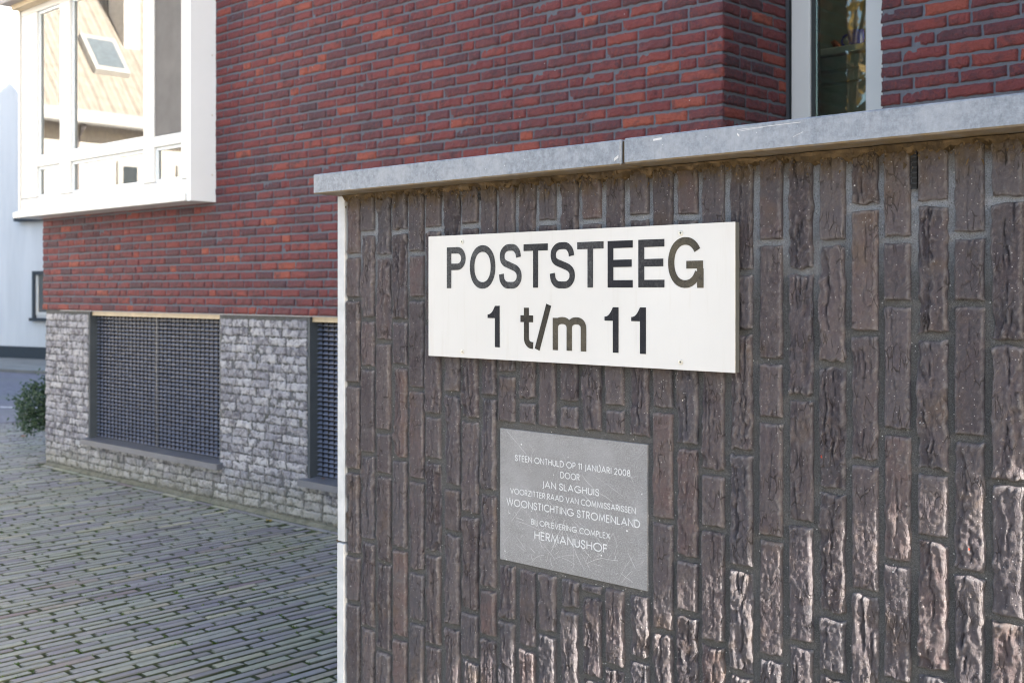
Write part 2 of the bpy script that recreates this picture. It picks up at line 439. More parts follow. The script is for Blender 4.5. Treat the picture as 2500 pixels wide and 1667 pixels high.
def brick_shape(w, l, nu, nv, prot, back, fold, seed, edge=.004, jit=.0012, rough=.0011):
    """brick face with w across (x) and l up (z), front towards -y; origin at its centre on the mortar plane"""
    u = np.concatenate(([0], np.linspace(0, 1, nu + 1), [1])); v = np.concatenate(([0], np.linspace(0, 1, nv + 1), [1]))
    U, Vv = np.meshgrid(u, v)
    x, z = U * w, Vv * l
    mm = 1000.
    xs, zs = x * mm, z * mm
    sh = (vn(seed, 3.3) - .5) * .5
    O = 0 * zs + seed
    warp = 9 * (vn(zs / 40, O * .37, 5) - .5) + 3 * (vn(zs / 9, xs / 14, seed + 3) - .5)
    r1 = 1 - np.abs(2 * vn((xs + warp + sh * zs) / 17, zs / 60 + seed, seed) - 1)
    r3 = 1 - np.abs(2 * vn((xs + .35 * zs + warp) / 8, (zs - .5 * xs) / 15, seed + 17) - 1)
    patch = sstep(.42, .62, vn(xs / 26, zs / 48, seed + 31))            # folded only in places
    h = prot + fold * (.0046 * (r1 - .55) + .0040 * (r3 - .55) * patch) + .0024 * (vn(xs / 30, zs / 55, seed + 2) - .5)
    h += rough * 1.1 * (vn(xs / 2.7, zs / 3.6, seed + 9) - .5) * 2 + rough * .9 * (vn(xs / 6, zs / 9, seed + 11) - .5) * 2
    if fold > .3:                           # lapped folds: strips that lie lower behind a ragged lip, and a few sharp creases
        lip = w * mm * (.08 + .40 * vn(zs / 36, O, seed + 4)) + 2.2 * (vn(zs / 6, O, seed + 41) - .5)
        side = xs if vn(seed, 8.8) < .8 else w * mm - xs
        h -= (.0080 * fold) * (1 - sstep(lip - .9, lip + .9, side)) * sstep(.35, .55, vn(zs / 42, O, seed + 6))
    for c in range(int(1 + 3 * fold)):
        cx = w * mm * (.15 + .7 * vn(seed * 3.1 + c * 7.7, 1.5)) + 9 * (vn(zs / 30, O + c * 3, seed + 14) - .5) + 2.5 * (vn(zs / 7, O + c, seed + 15) - .5)
        h -= (.0016 + .0042 * fold) * np.exp(-((xs - cx) / 1.25) ** 2) * sstep(.5, .66, vn(zs / 34, O + c * 9, seed + 16 + c))
    h = np.maximum(h, prot * .12)
    d = np.minimum(np.minimum(x, w - x), np.minimum(z, l - z))
    h = h * (.30 + .70 * np.sqrt(sstep(-edge * .3, edge, d)))
    ex = jit * (1 + 2.2 * fold)
    x = x + (vn(zs / 16, 0 * zs + seed, seed + 21) - .5) * 2 * ex * (1 - U) + (vn(zs / 16, 0 * zs + seed, seed + 22) - .5) * 2 * ex * U * .7
    z = z + (vn(xs / 12, 0 * xs + seed, seed + 23) - .5) * 2 * ex * 1.2 * (1 - Vv) + (vn(xs / 12, 0 * xs + seed, seed + 24) - .5) * 2 * ex * Vv
    y = -h
    ringm = np.zeros_like(U, bool); ringm[0] = ringm[-1] = True; ringm[:, 0] = ringm[:, -1] = True
    y[ringm] = back
    V = np.stack([x - w / 2, y, z - l / 2], -1).reshape(-1, 3)
    return V, ring_grid(nu, nv)

def proj(p):                                # picture coordinates (0..2500, 0..1667) of a world point, used to find out what shows
    a, b = .72512, .68862
    Xc = a * p[0] + b * p[1]; Z = -b * p[0] + a * p[1]
    if Z < .1: return None
    return 1250 + 2830 * Xc / Z, 712 - 2830 * (p[2] - HC) / Z, Z
def shows(p):
    q = proj(p)
    if not q or not (-15 < q[0] < 2515 and -15 < q[1] < 1682): return None
    if p[1] > 2.4:
        t = 1.83 / p[1]; X = t * p[0]; z = HC + t * (p[2] - HC)
        if X > -2.45 and z < 1.724: return None
    return q

# ------------------------------------------------------------------ ground
g = G(); g.box(-120, 60, -60, 120, -.5, -.026)
tag(g.build('ground', MT['square']), kind='structure')

# paved yard: clinkers on edge, long axis square to the building
PX0, PX1, PY0, PY1 = -12.6, 1.4, .75, 4.190
yard = G().box(PX0, PX1, PY0, 4.28, -.4, -.0068).box(PX0, -9.39, 4.28, 8.0, -.4, -.0068).build('yard_paving', MT['soil']); yard['kind'] = 'structure'
pv_w, pv_l, pj = .0390, .226, .0155
pav = []
nx = int((PX1 - PX0) / (pv_w + pj))
for i in range(nx):
    x = PX0 + (i + .5) * (pv_w + pj)
    y = PY0 + .1 * (i % 2) + rnd.uniform(-.02, .02) + .03 * math.sin(i * .7)
    ye = 7.95 if x < -9.46 else PY1
    while y < ye - .06:
        l = pv_l * rnd.uniform(.96, 1.03)
        y1 = min(y + l, ye)
        if y1 - y > .05: pav.append((x + rnd.uniform(-.0025, .0025), (y + y1) / 2, y1 - y))
        y = y1 + pj
def paver_mesh(seed):
    r = random.Random(seed)
    V, F = chamfer(-pv_w / 2, pv_w / 2, -pv_l / 2, pv_l / 2, -.05, 0, .0035)
    V = [(x + r.uniform(-.0022, .0022), y + r.uniform(-.003, .003), z + (r.uniform(-.0018, .0012) if z > -.02 else 0)) for x, y, z in V]
    return V, F
pav_src = [paver_mesh(s) for s in range(10)]
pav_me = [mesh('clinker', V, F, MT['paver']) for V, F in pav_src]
sc = []
for k, (x, y, l) in enumerate(pav):
    q = shows((x, y, 0))
    if q and not (x > -2.4 and y > 1.85): sc.append((q[2], k))
sc.sort()
near = set(k for _, k in sc[:300])
rest = G()
for k, (x, y, l) in enumerate(pav):
    if x > -2.5 and 1.86 < y < 2.35 : continue
    if x > -2.3 and y > 2.35: continue
    z = rnd.uniform(-.0016, .0016) + .0015 * math.sin(x * 1.7) * math.sin(y * 2.3); m = rnd.randrange(10)
    rx, ry, rz = rnd.gauss(0, .003), rnd.gauss(0, .018), rnd.gauss(0, .008)
    if k in near:
        o = link('clinker', pav_me[m], yard, (x, y, z), 0, (1, l / pv_l, 1)); o.rotation_euler = (rx, ry, rz)
    else:
        V, F = pav_src[m]; M = Matrix.Translation((x, y, z)) @ Matrix.Rotation(rz, 4, 'Z') @ Matrix.Rotation(ry, 4, 'Y')
        rest.add([M @ Vector((a, b * l / pv_l, c)) for a, b, c in V], F, rnd.random())
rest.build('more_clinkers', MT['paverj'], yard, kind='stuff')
# edging row along the building
x = -9.3; edge_row = []
while x < -2.6:
    l = rnd.uniform(.195, .21)
    V, F = chamfer(-l / 2, l / 2, -.020, .020, -.05, .002, .004)
    q = shows((x + l / 2, 4.16, 0))
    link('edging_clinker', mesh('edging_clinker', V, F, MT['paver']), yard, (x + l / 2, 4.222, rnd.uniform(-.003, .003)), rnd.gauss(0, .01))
    x += l + .009

# moss tufts in the joints, where the photograph shows the green patches
gm = G(); rm = random.Random(5)
for k in range(9000):
    x, y, l = pav[rm.randrange(len(pav))]
    if not (-10.6 < x < -3 and 1.5 < y < 4.1): continue
    if vn(x * 1.3, y * 1.5, 3) < .5 and rm.random() < .75: continue
    if rm.random() < .5: px, py = x + rm.uniform(-.03, .03), y + (l / 2 + pj / 2) * rm.choice((-1, 1))
    else: px, py = x + (pv_w + pj) / 2 * rm.choice((-1, 1)), y + rm.uniform(-.1, .1)
    for b in range(5):
        a = rm.uniform(0, 6.28); s = rm.uniform(.003, .009); ox, oy = rm.gauss(0, .006), rm.gauss(0, .006)
        dx, dy = math.cos(a) * s, math.sin(a) * s
        gm.add([(px + ox - dx, py + oy - dy, -.0075), (px + ox + dx, py + oy + dy, -.0075), (px + ox - dy, py + oy + dx, rm.uniform(-.003, .006))], [(0, 1, 2)], rm.random())
tag(gm.build('joint_moss', MT['moss']), 'green moss growing in the joints of the brick paving', 'moss', kind='stuff')

# street beyond the corner
tag(G().box(-23.2, -12.7, -6, 40, -.3, -.004).build('road', MT['street']), kind='structure')
rd = bpy.data.objects['road']
G().add([(-14.5, 6.0, .0), (-14.38, 6.0, .0), (-13.4, 6.62, .0), (-13.52, 6.62, .0)], [(0, 1, 2, 3)]).build('road_marking', MT['marking'], rd)

# ------------------------------------------------------------------ foreground wall
YF, YM = 1.907, 1.9165                      # brick faces / mortar plane
CT, CB = 1.724, 1.673                       # coping top and underside
wall = tag(empty('brick_wall', (-1, 2.05, 0)), 'dark purple-brown wall of upright bricks under a grey stone coping', 'wall')
inv = Matrix.Translation((1, -2.05, 0))
def wl(o):                                  # parent to the wall, keeping the world place
    o.parent = wall; o.matrix_parent_inverse = inv; return o
wl(G().box(-2.418, .62, YM, 2.24, -.3, CB - .0005).build('mortar_core', MT['wmortar']))
z0 = -.2
for i, (a, b) in enumerate(((z0, .757), (.762, CB - .001))):
    gs = G().cbox(-2.4485, -2.4185, YF - .002 + i * .0015, 2.245, a, b, .002); wl(gs.build('end_slab', MT['slab']))
for i, (xa, xb, dz) in enumerate(((-2.449, -1.4365, 0), (-1.4285, .66, .001))):
    V, F = chamfer(xa, xb, 1.828 - i * .0015, 2.30, CB + dz, CT + dz, .003)
    wl(link('coping_stone', mesh('coping_stone', V, F, MT['coping'])))
jt = G().box(-1.4364, -1.4286, 1.834, 2.29, CB + .004, CT - .004).build('coping_joint', MT['wmortar']); wl(jt)
gsr = G()
for (x0, zz0, x1, zz1, w) in ((-1.165, 1.7165, -1.035, 1.7175, .0008), (-1.16, 1.7135, -1.11, 1.7158, .0006), (-1.355, 1.7150, -1.335, 1.7162, .004), (-1.165, 1.709, -1.16, 1.705, .004), (-1.05, 1.693, -1.03, 1.70, .0007), (-1.452, 1.684, -1.441, 1.69, .006)):
    gsr.add([(x0, 1.8262, zz0 - w / 2), (x1, 1.8262, zz1 - w / 2), (x1, 1.8262, zz1 + w / 2), (x0, 1.8262, zz0 + w / 2)], [(0, 1, 2, 3)])
wl(gsr.build('coping_scratches', MT['scratch']))

COLS = [(-2.412, -2.362, [1.515, 1.401, 1.178, .953, .733, .608, .389]), (-2.354, -2.304, [1.571, 1.348, 1.224, 1.002, .779, .556, .335]),
 (-2.29, -2.24, [1.51, 1.294, 1.065, .955, .733, .508]), (-2.227, -2.178, [1.57, 1.348, 1.233, 1.002, .778, .554]),
 (-2.165, -2.115, [1.514, 1.403, 1.179, .956, .731, .606, .387]), (-2.105, -2.055, [1.571, 1.345, 1.12, 1.01, .786, .561]),
 (-2.038, -1.988, [1.53, 1.382, 1.176, .952, .844, .62]), (-1.977, -1.926, [1.575, 1.345, 1.119, .895, .668, .556]),
 (-1.914, -1.868, [1.526, 1.384, 1.177, .954, .733, .619]), (-1.857, -1.808, [1.44, 1.232, 'P', .671]),
 (-1.791, -1.745, [1.385, 1.176, 'P', .62]), (-1.731, -1.684, [1.573, 1.349, 'P', .665]), (-1.667, -1.620, [1.395, 1.177, 'P', .732, .541]),
 (-1.606, -1.556, [1.571, 1.361, 'P', .773, .596]), (-1.541, -1.495, [1.392, 1.177, 'P', .632]), (-1.477, -1.431, [1.573, 1.354, 'P', .664]),
 (-1.418, -1.371, [1.384, 1.18, .957, .733]), (-1.358, -1.311, [1.568, 1.324, 1.113, .889, .78]), (-1.299, -1.249, [1.493, 1.282, 1.067, .957, .734]),
 (-1.234, -1.186, [1.457, 1.344, 1.114, .892, .689]), (-1.169, -1.122, [1.512, 1.29, 1.179, .957, .733]), (-1.106, -1.059, [1.457, 1.225, .995, .772]),
 (-1.044, -.995, [1.508, 1.288, 1.061, .837, .73]), (-.981, -.933, [1.569, 1.346, 1.119, .89]), (-.92, -.874, [1.51, 1.4, 1.178, .952, .744]),
 (-.859, -.809, [1.569, 1.345, 1.116, 1.002, .776]), (-.796, -.748, [1.513, 1.401, 1.178, .955]), (-.734, -.685, [1.569, 1.338, 1.112, .89])]
# how folded each brick is: read off the photograph for the telling ones, column -> list from the top
FOLD = {0: [.5, .15, .05, .2, .9, .1], 1: [.1, 1, .4, .15, .8, .7, .6], 2: [.9, .95, .15, .1, .5, .7, .5], 3: [.6, 1, .1, .9, .4, .1, .3], 4: [.3, .1, .1, .05, .5, .05, .4],
 5: [.3, .5, .6, .15, .9, .8, .4], 6: [.8, .5, .5, .8, .1, .6, .8], 7: [.2, .2, .9, .5, .6, .05, .6], 8: [.3, .3, .6, .9, .8, .1, .4], 9: [.3, .4, .05, .8, .7],
 10: [.6, .6, .1, .3, .6], 11: [.1, .2, .3, .7, .4], 12: [.5, .2, .3, .8, .6], 13: [.05, .3, .7, .05, .9], 14: [.05, .05, .1, .3, .8], 15: [.05, .4, .8, .9, .5],
 16: [.1, .1, .2, .05, 1], 17: [.1, .3, .8, .4, .1, .9], 18: [.3, .3, .5, .1, .3, .7], 19: [.4, .3, .8, .7, .9, .8], 20: [.15, .1, .1, .3, .2, .8],
 21: [.9, .7, .4, .1, .7], 22: [.2, .9, .9, .7, .4, .9], 23: [.5, .3, .5, .1, .9], 24: [.1, .2, .15, .4, .5, .9], 25: [.2, 1, .9, .1, .9, .9], 26: [.05, .1, .1, .7, .7], 27: [.5, 1, .8, .4, .9]}
PL_T, PL_B = 1.1083, .8098                  # plaque top and bottom
pl_gap = .0155
bricks = []                                 # (x0, x1, zlow, zhigh, fold, visible)
for ci, (xl, xr, js) in enumerate(COLS):
    segs = []; top = CB - .001
    js = list(js)
    while not isinstance(js[-1], str) and js[-1] > .05: js.append(js[-1] - .2225)
    for j in js:
        if j == 'P':
            segs.append((PL_T + pl_gap - .006, top)); top = PL_B - pl_gap + .006
        else:
            segs.append((max(j, -.1), top)); top = j
    for k, (lo, hi) in enumerate(segs):
        fl = FOLD.get(ci, []); f = fl[k] if k < len(fl) else rnd.choice((.1, .3, .6, .8))
        if hi - lo > .018: bricks.append((xl, xr, lo + (.006 if lo > -.09 else 0), hi - (.0065 if k else 0), f, hi > .36 - .5 * (xl + 2.41) * -.0 ))
x = -.672
while x < .60:                              # the same bond goes on to the right of the frame
    top = CB - .001; j = rnd.choice((1.57, 1.51, 1.457))
    while top > 0:
        lo = max(j, -.1); bricks.append((x, x + .048, lo + .006, top - .0065, rnd.choice((.1, .3, .7)), False)); top = lo
        if j < 0: break
        j -= .2225 if rnd.random() < .8 else .111
    x += .0622
rest = G(); nb = 0
for k, (xa, xb, lo, hi, f, vis) in enumerate(bricks):
    w, l = xb - xa, hi - lo
    q = proj(((xa + xb) / 2, YF, hi))
    vis = vis and q[1] < 1690
    sd_ = 1.37 * k + 3.1
    prot = (YM - YF) + .001 * rnd.uniform(-1.5, 1.8) + .0012 * f
    nv = max(6, int(l / .0031))
    if not vis: V, F = brick_shape(w, l, 5, max(4, int(l / .02)), prot, .006, f, sd_)
    else: V, F = brick_shape(w, l, 19, nv, prot, .006, f, sd_)
    V = V + np.array([(xa + xb) / 2, YM, (lo + hi) / 2])
    if vis:
        cen = np.array([(xa + xb) / 2, YM, (lo + hi) / 2])
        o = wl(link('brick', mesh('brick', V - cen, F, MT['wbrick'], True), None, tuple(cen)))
        nb += 1
    else: rest.add(V, F, rnd.random())
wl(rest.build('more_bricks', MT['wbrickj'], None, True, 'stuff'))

# dirt and cobwebs hanging in the corner under the coping
gd = G(); rdd = random.Random(8)
xs = np.arange(-2.415, .6, .003)
prev = None
for i, x in enumerate(xs):
    dn = .003 + .010 * vn(x * 40, 0, 1) ** 2 + .007 * vn(x * 160, 0, 2); ot = .003 + .010 * vn(x * 35, 0, 5) + .006 * vn(x * 150, 0, 6)
    ring = [(x, YF - ot, CB - .0008), (x, YF - ot * .55 - .002, CB - dn * .45), (x, YF - .0035, CB - dn), (x, YM, CB - dn - .006)]
    o = len(gd.V); gd.V += ring
    if i:
        for c in range(3): gd.F.append((o - 4 + c, o + c, o + c + 1, o - 3 + c)); gd.T.append(float(vn(x * 60 + c * 3.1, c, 9)))
for k in range(1500):                       # crumbs and wisps
    x = rdd.uniform(-2.41, .5); s = rdd.uniform(.0006, .0022); z = CB - abs(rdd.gauss(0, .016)) - .002; y = YF - rdd.uniform(.002, .010)
    p = [Vector((x + rdd.gauss(0, s), y + rdd.gauss(0, s), z + rdd.gauss(0, s * 1.6))) for _ in range(4)]
    gd.add(p, [(0, 1, 2), (0, 2, 3), (0, 3, 1), (1, 3, 2)], rdd.random())
wl(gd.build('dirt_fringe', MT['dirt'], None, False, 'stuff'))
# weep vents in two upright joints
for xv, zt, zb in ((-1.9195, 1.652, 1.634), (-.8665, 1.660, 1.596)):
    gv = G().box(xv - .0048, xv + .0048, YM - .0055, YM + .004, zb, zt); v = wl(gv.build('weep_vent', MT['hole']))
    gr = G(); n = max(2, int((zt - zb) / .0085))
    for k in range(n + 1):
        z = zb + (zt - zb) * k / n; gr.box(xv - .0052, xv + .0052, YM - .0078, YM - .0045, z - .0012, z + .0012)
    o = gr.build('vent_bars', MT['black']); o.parent = v

# ------------------------------------------------------------------ stroke lettering
def arc(cx, cy, rx, ry, a0, a1, n=14, p=2.0):
    out = []
    for i in range(n + 1):
        a = math.radians(a0 + (a1 - a0) * i / n); c, s = math.cos(a), math.sin(a)
        out.append((cx + rx * math.copysign(abs(c) ** (2 / p), c), cy + ry * math.copysign(abs(s) ** (2 / p), s)))
    return out
def cat(pts, n=6):
    P = [pts[0]] + list(pts) + [pts[-1]]; out = []
    for i in range(1, len(P) - 2):
        for k in range(n):
            t = k / n; p0, p1, p2, p3 = P[i - 1:i + 3]
            out.append(tuple(.5 * (2 * p1[c] + (p2[c] - p0[c]) * t + (2 * p0[c] - 5 * p1[c] + 4 * p2[c] - p3[c]) * t * t + (3 * p1[c] - p0[c] - 3 * p2[c] + p3[c]) * t ** 3) for c in (0, 1)))
    return out + [pts[-1]]
def stroke(gm, pts, w, y, ox, oz, closed=False):
    """flat band of width w along pts (x,z), lying in the plane y"""
    n = len(pts); L, R = [], []
    P = [Vector(p) for p in pts]
    for i in range(n):
        a = P[i] - P[i - 1] if (i or closed) else P[1] - P[0]
        b = P[(i + 1) % n] - P[i] if (i < n - 1 or closed) else P[i] - P[i - 1]
        a, b = a.normalized(), b.normalized(); t = a + b
        t = t.normalized() if t.length > 1e-6 else a
        nrm = Vector((-t.y, t.x)); m = min(2.2, 1 / max(.35, nrm.dot(Vector((-a.y, a.x)))))
        L.append(P[i] + nrm * w / 2 * m); R.append(P[i] - nrm * w / 2 * m)
    V = [(ox + q.x, y, oz + q.y) for q in L] + [(ox + q.x, y, oz + q.y) for q in R]
    F = [(i, i + n, (i + 1) % n + n, (i + 1) % n) for i in range(n if closed else n - 1)]
    gm.add(V, F)
S_PTS = [(.95, .735), (.90, .87), (.73, .98), (.50, 1.0), (.25, .975), (.07, .86), (.06, .70), (.18, .595), (.50, .515), (.82, .43), (.97, .31), (.955, .14), (.77, .02), (.50, 0), (.23, .02), (.05, .135), (0, .30)]
def sign_glyph(ch, W, H, s):
    """centre lines for a letter that fills W x H with stroke s"""
    h = s / 2
    if ch == 'P':
        r = (H * .56 - s) / 2
        return [[(h, 0), (h, H)], [(s, H - h), (W - h - r, H - h)] + arc(W - h - r, H - h - r, r, r, 90, -90)[1:] + [(s, H - h - 2 * r)]]
    if ch == 'O': return [('c', arc(W / 2, H / 2, W / 2 - h, H / 2 - h, 0, 360, 40, 2.15)[:-1])]
    if ch == 'S': return [[(h + x * (W - s), h + z * (H - s)) for x, z in cat(S_PTS)]]
    if ch == 'T': return [[(0, H - h), (W, H - h)], [(W / 2, 0), (W / 2, H - s)]]
    if ch == 'E': return [[(h, 0), (h, H)], [(s, h), (W, h)], [(s, H - h), (W, H - h)], [(s, H * .515), (W * .96, H * .515)]]
    if ch == 'G':
        return [arc(W / 2 - .001, H / 2, W / 2 - h, H / 2 - h, 32, 335, 36, 2.15), [(W * .52, H * .455), (W, H * .455)], [(W - s * .42, H * .455 - h), (W - s * .42, 0)]]
    if ch == '1': return [[(W - h, 0), (W - h, H)], ('f', [((W - s) * q / 8, H * .70, H * (.79 + .21 * (q / 8) ** 2.4)) for q in range(9)])]
    if ch == 't': return [[(W * .47, H), (W * .47, s * 1.5)] + arc(W * .47 + s * 1.05, s * 1.5, s * 1.05, s, 180, 262, 6)[1:] + [(W, h * .95)], [(0, H * .73), (W, H * .73)]]
    if ch == '/': return [[(h * .85, 0), (W - h * .85, H)]]
    if ch == 'm':
        a = (W - s) / 2
        o = [[(h, 0), (h, H * .97)]]
        for k in (0, 1):
            x0, x1 = h + a * k, h + a * (k + 1)
            o.append(arc((x0 + x1) / 2, H * .66, (x1 - x0) / 2, H * .34 - h, 172, 0, 16, 2.3) + [(x1, 0)])
        return o
sign = tag(empty('street_name_sign', (-1.636, 1.907, 1.266)), 'white plate with black lettering POSTSTEEG 1 t/m 11', 'sign')
sinv = Matrix.Translation((1.636, -1.907, -1.266))
def sl(o): o.parent = sign; o.matrix_parent_inverse = sinv; return o
SY = 1.885
V, F = chamfer(-2.0661, -1.2056, SY + .0004, 1.8985, 1.2663, 1.552, .0005)
sl(link('backing_core', mesh('backing_core', V, F, MT['signedge'])))
V, F = chamfer(-2.0664, -1.2062, SY - .0010, SY + .0003, 1.2660, 1.5523, .0003)
sl(link('plate', mesh('plate', V, F, MT['signplate'])))
LET = [('P', -2.0013, -1.9375, 1.4282, 1.5245, 'lgrey'), ('O', -1.9237, -1.8406, 1.4266, 1.5265, 'lgrey'), ('S', -1.8293, -1.7582, 1.4266, 1.5267, 'lgrey'), ('T', -1.7533, -1.6811, 1.4285, 1.5250, 'lmid'),
 ('S', -1.6755, -1.6029, 1.4268, 1.5264, 'lmid'), ('T', -1.5975, -1.5252, 1.4285, 1.5250, 'lgrey'), ('E', -1.5146, -1.4489, 1.4285, 1.5249, 'ldark'), ('E', -1.435, -1.3698, 1.4285, 1.5250, 'lmid'),
 ('G', -1.360, -1.278, 1.4272, 1.5270, 'lbrown'), ('1', -1.8657, -1.827, 1.2941, 1.3879, 'ldark'), ('t', -1.7627, -1.7243, 1.2941, 1.3845, 'lbmid'), ('/', -1.719, -1.672, 1.2930, 1.3915, 'lbmid'),
 ('m', -1.6669, -1.5722, 1.2936, 1.3656, 'lbrown'), ('1', -1.5229, -1.4857, 1.2940, 1.3879, 'ldark'), ('1', -1.4531, -1.4156, 1.2941, 1.3882, 'ldark')]
for ch, xa, xb, za, zb, mt in LET:
    gl = G(); s = .0152
    for k, st in enumerate(sign_glyph(ch, xb - xa, zb - za, s)):
        if st[0] == 'f':
            y_ = SY - .0016 - .00006 * k
            gl.add([(xa + a, y_, za + b) for a, b, c in st[1]] + [(xa + a, y_, za + c) for a, b, c in st[1]], [(q, q + 1, q + 10, q + 9) for q in range(8)])
            continue
        cl = st[0] == 'c'
        stroke(gl, st[1] if cl else st, s, SY - .0016 - .00006 * k, xa, za, cl)
    sl(gl.build('letter', MT[mt]))
for x, z in ((-1.9499, 1.5367), (-1.3305, 1.5353), (-1.9484, 1.2800), (-1.3308, 1.2816)):
    gs = G(); gs.tube([(x, SY - .0012, z), (x, SY - .0024, z), (x, SY - .0027, z)], [.0052, .0050, .0040], 16)
    sc_ = sl(gs.build('screw', MT['steel']))
    gk = G()
    for a in (0, 1):
        dx, dz = ((.0021, .0006), (.0006, .0021))[a]
        gk.add([(x - dx, SY - .00285 - a * .00005, z - dz), (x + dx, SY - .00285 - a * .00005, z - dz), (x + dx, SY - .00285 - a * .00005, z + dz), (x - dx, SY - .00285 - a * .00005, z + dz)], [(0, 1, 2, 3)])
    o = gk.build('screw_recess', MT['hole']); o.parent = sc_; o.matrix_parent_inverse = Matrix.Identity(4)

# plaque
CAPS = {'A': (.78, [[(0, 0), (.39, 1), (.78, 0)], [(.13, .32), (.65, .32)]]), 'B': (.50, [[(0, 0), (0, 1)], [(0, 1), (.24, 1)] + arc(.24, .77, .2, .23, 90, -90, 8) + [(0, .54)], [(.2, .54)] + arc(.24, .27, .25, .27, 90, -90, 8) + [(0, 0)]]),
 'C': (.78, [arc(.5, .5, .5, .5, 50, 310, 18)]), 'D': (.72, [[(0, 0), (0, 1), (.24, 1)] + arc(.24, .5, .48, .5, 90, -90, 12) + [(0, 0)]]), 'E': (.44, [[(.44, 1), (0, 1), (0, 0), (.44, 0)], [(0, .53), (.42, .53)]]),
 'F': (.42, [[(.42, 1), (0, 1), (0, 0)], [(0, .53), (.40, .53)]]), 'G': (.98, [arc(.5, .5, .5, .5, 42, 355, 20) , [(.55, .47), (1, .47)]]), 'H': (.62, [[(0, 0), (0, 1)], [(.62, 0), (.62, 1)], [(0, .53), (.62, .53)]]), 'I': (.04, [[(.02, 0), (.02, 1)]]),
 'J': (.22, [[(.22, 1), (.22, 0), (.19, -.12), (.05, -.2)]]), 'L': (.40, [[(0, 1), (0, 0), (.40, 0)]]), 'M': (.90, [[(0, 0), (.12, 1), (.45, .12), (.78, 1), (.90, 0)]]), 'N': (.70, [[(0, 0), (0, 1), (.70, 0), (.70, 1)]]),
 'O': (1.0, [('c', arc(.5, .5, .5, .5, 0, 360, 24)[:-1])]), 'P': (.46, [[(0, 0), (0, 1), (.22, 1)] + arc(.22, .735, .25, .265, 90, -90, 8) + [(0, .47)]]), 'R': (.50, [[(0, 0), (0, 1), (.22, 1)] + arc(.22, .735, .25, .265, 90, -90, 8) + [(0, .47)], [(.2, .47), (.50, 0)]]),
 'S': (.48, [[(x * .48, z) for x, z in cat(S_PTS, 3)]]), 'T': (.50, [[(0, 1), (.50, 1)], [(.25, 0), (.25, 1)]]), 'U': (.58, [[(0, 1), (0, .3)] + arc(.29, .3, .29, .3, 180, 360, 12) + [(.58, 1)]]), 'V': (.74, [[(0, 1), (.37, 0), (.74, 1)]]),
 'W': (1.1, [[(0, 1), (.28, 0), (.55, .95), (.82, 0), (1.1, 1)]]), 'X': (.62, [[(0, 0), (.60, 1)], [(.02, 1), (.62, 0)]]), 'Z': (.60, [[(.03, 1), (.60, 1), (0, 0), (.60, 0)]]),
 '0': (.56, [('c', arc(.28, .5, .28, .5, 0, 360, 20)[:-1])]), '1': (.2, [[(0, .86), (.2, 1), (.2, 0)]]), '2': (.52, [arc(.26, .73, .25, .27, 170, -35, 10) + [(0, 0), (.52, 0)]]), '8': (.50, [('c', arc(.25, .75, .20, .25, 0, 360, 14)[:-1]), ('c', arc(.25, .26, .25, .26, 0, 360, 14)[:-1])])}
plq = tag(empty('memorial_plaque', (-1.639, 1.908, .81)), 'grey stone plaque with raised pale lettering set among the bricks', 'plaque')
pinv = Matrix.Translation((1.639, -1.908, -.81))
def pl(o): o.parent = plq; o.matrix_parent_inverse = pinv; return o
PY = 1.9115
V, F = chamfer(-1.8535, -1.4335, PY, 1.93, PL_B - .003, PL_T - .0012, .0008)
pl(link('stone', mesh('stone', V, F, MT['plaque'])))
LINES = [('STEEN ONTHULD OP 11 JANUARI 2008', -1.7992, -1.473, 1.0383, 1.0524), ('DOOR', -1.663, -1.610, 1.0142, 1.0288), ('JAN SLAGHUIS', -1.717, -1.5561, .9875, 1.0030),
 ('VOORZITTER RAAD VAN COMMISSARISSEN', -1.8142, -1.459, .9628, .9762), ('WOONSTICHTING STROMENLAND', -1.8256, -1.4482, .9348, .9518), ('BIJ OPLEVERING COMPLEX', -1.7494, -1.5269, .9010, .9140), ('HERMANUSHOF', -1.7393, -1.534, .8700, .8889)]
for txt, xa, xb, za, zb in LINES:
    xa, xb, za, zb = xa * 1.0028, xb * 1.0028, za - .0015, zb - .0014
    h = zb - za; adv = []; x = 0
    for ch in txt:
        if ch == ' ': x += .36; continue
        adv.append((ch, x)); x += CAPS[ch][0] + .25
    tot = x - .25; kx = (xb - xa) / tot; s = h * .135; gt = G()
    for q, (ch, x) in enumerate(adv):
        for k, st in enumerate(CAPS[ch][1]):
            cl = st[0] == 'c'; P = st[1] if cl else st
            stroke(gt, [(xa + (x + a) * kx, za + s / 2 + b * (h - s)) for a, b in P], s, PY - .0009 - .00005 * k, 0, 0, cl)
    pl(gt.build('inscription_line', MT['plaqueletter']))
gsc = G(); rs = random.Random(21)
for k in range(110):
    x = rs.uniform(-1.845, -1.435); z = PL_B + .003 + abs(rs.gauss(0, .075)) if rs.random() < .7 else rs.uniform(PL_B + .01, PL_T - .05)
    z = min(z, PL_T - .01); a = rs.choice((rs.gauss(.7, .3), rs.gauss(2.3, .3))); L_ = rs.uniform(.005, .045) if rs.random() < .8 else rs.uniform(.05, .10); w = rs.uniform(.0002, .0006)
    pts = []; px, pz = x, z
    for _ in range(5):
        pts.append((px, pz)); a += rs.gauss(0, .12); px += math.cos(a) * L_ / 4; pz += math.sin(a) * L_ / 4
    if all(-1.8520 < p[0] < -1.4350 and PL_B + .001 < p[1] < PL_T - .002 for p in pts): stroke(gsc, pts, w, PY - .0003 - k * .000004, 0, 0)
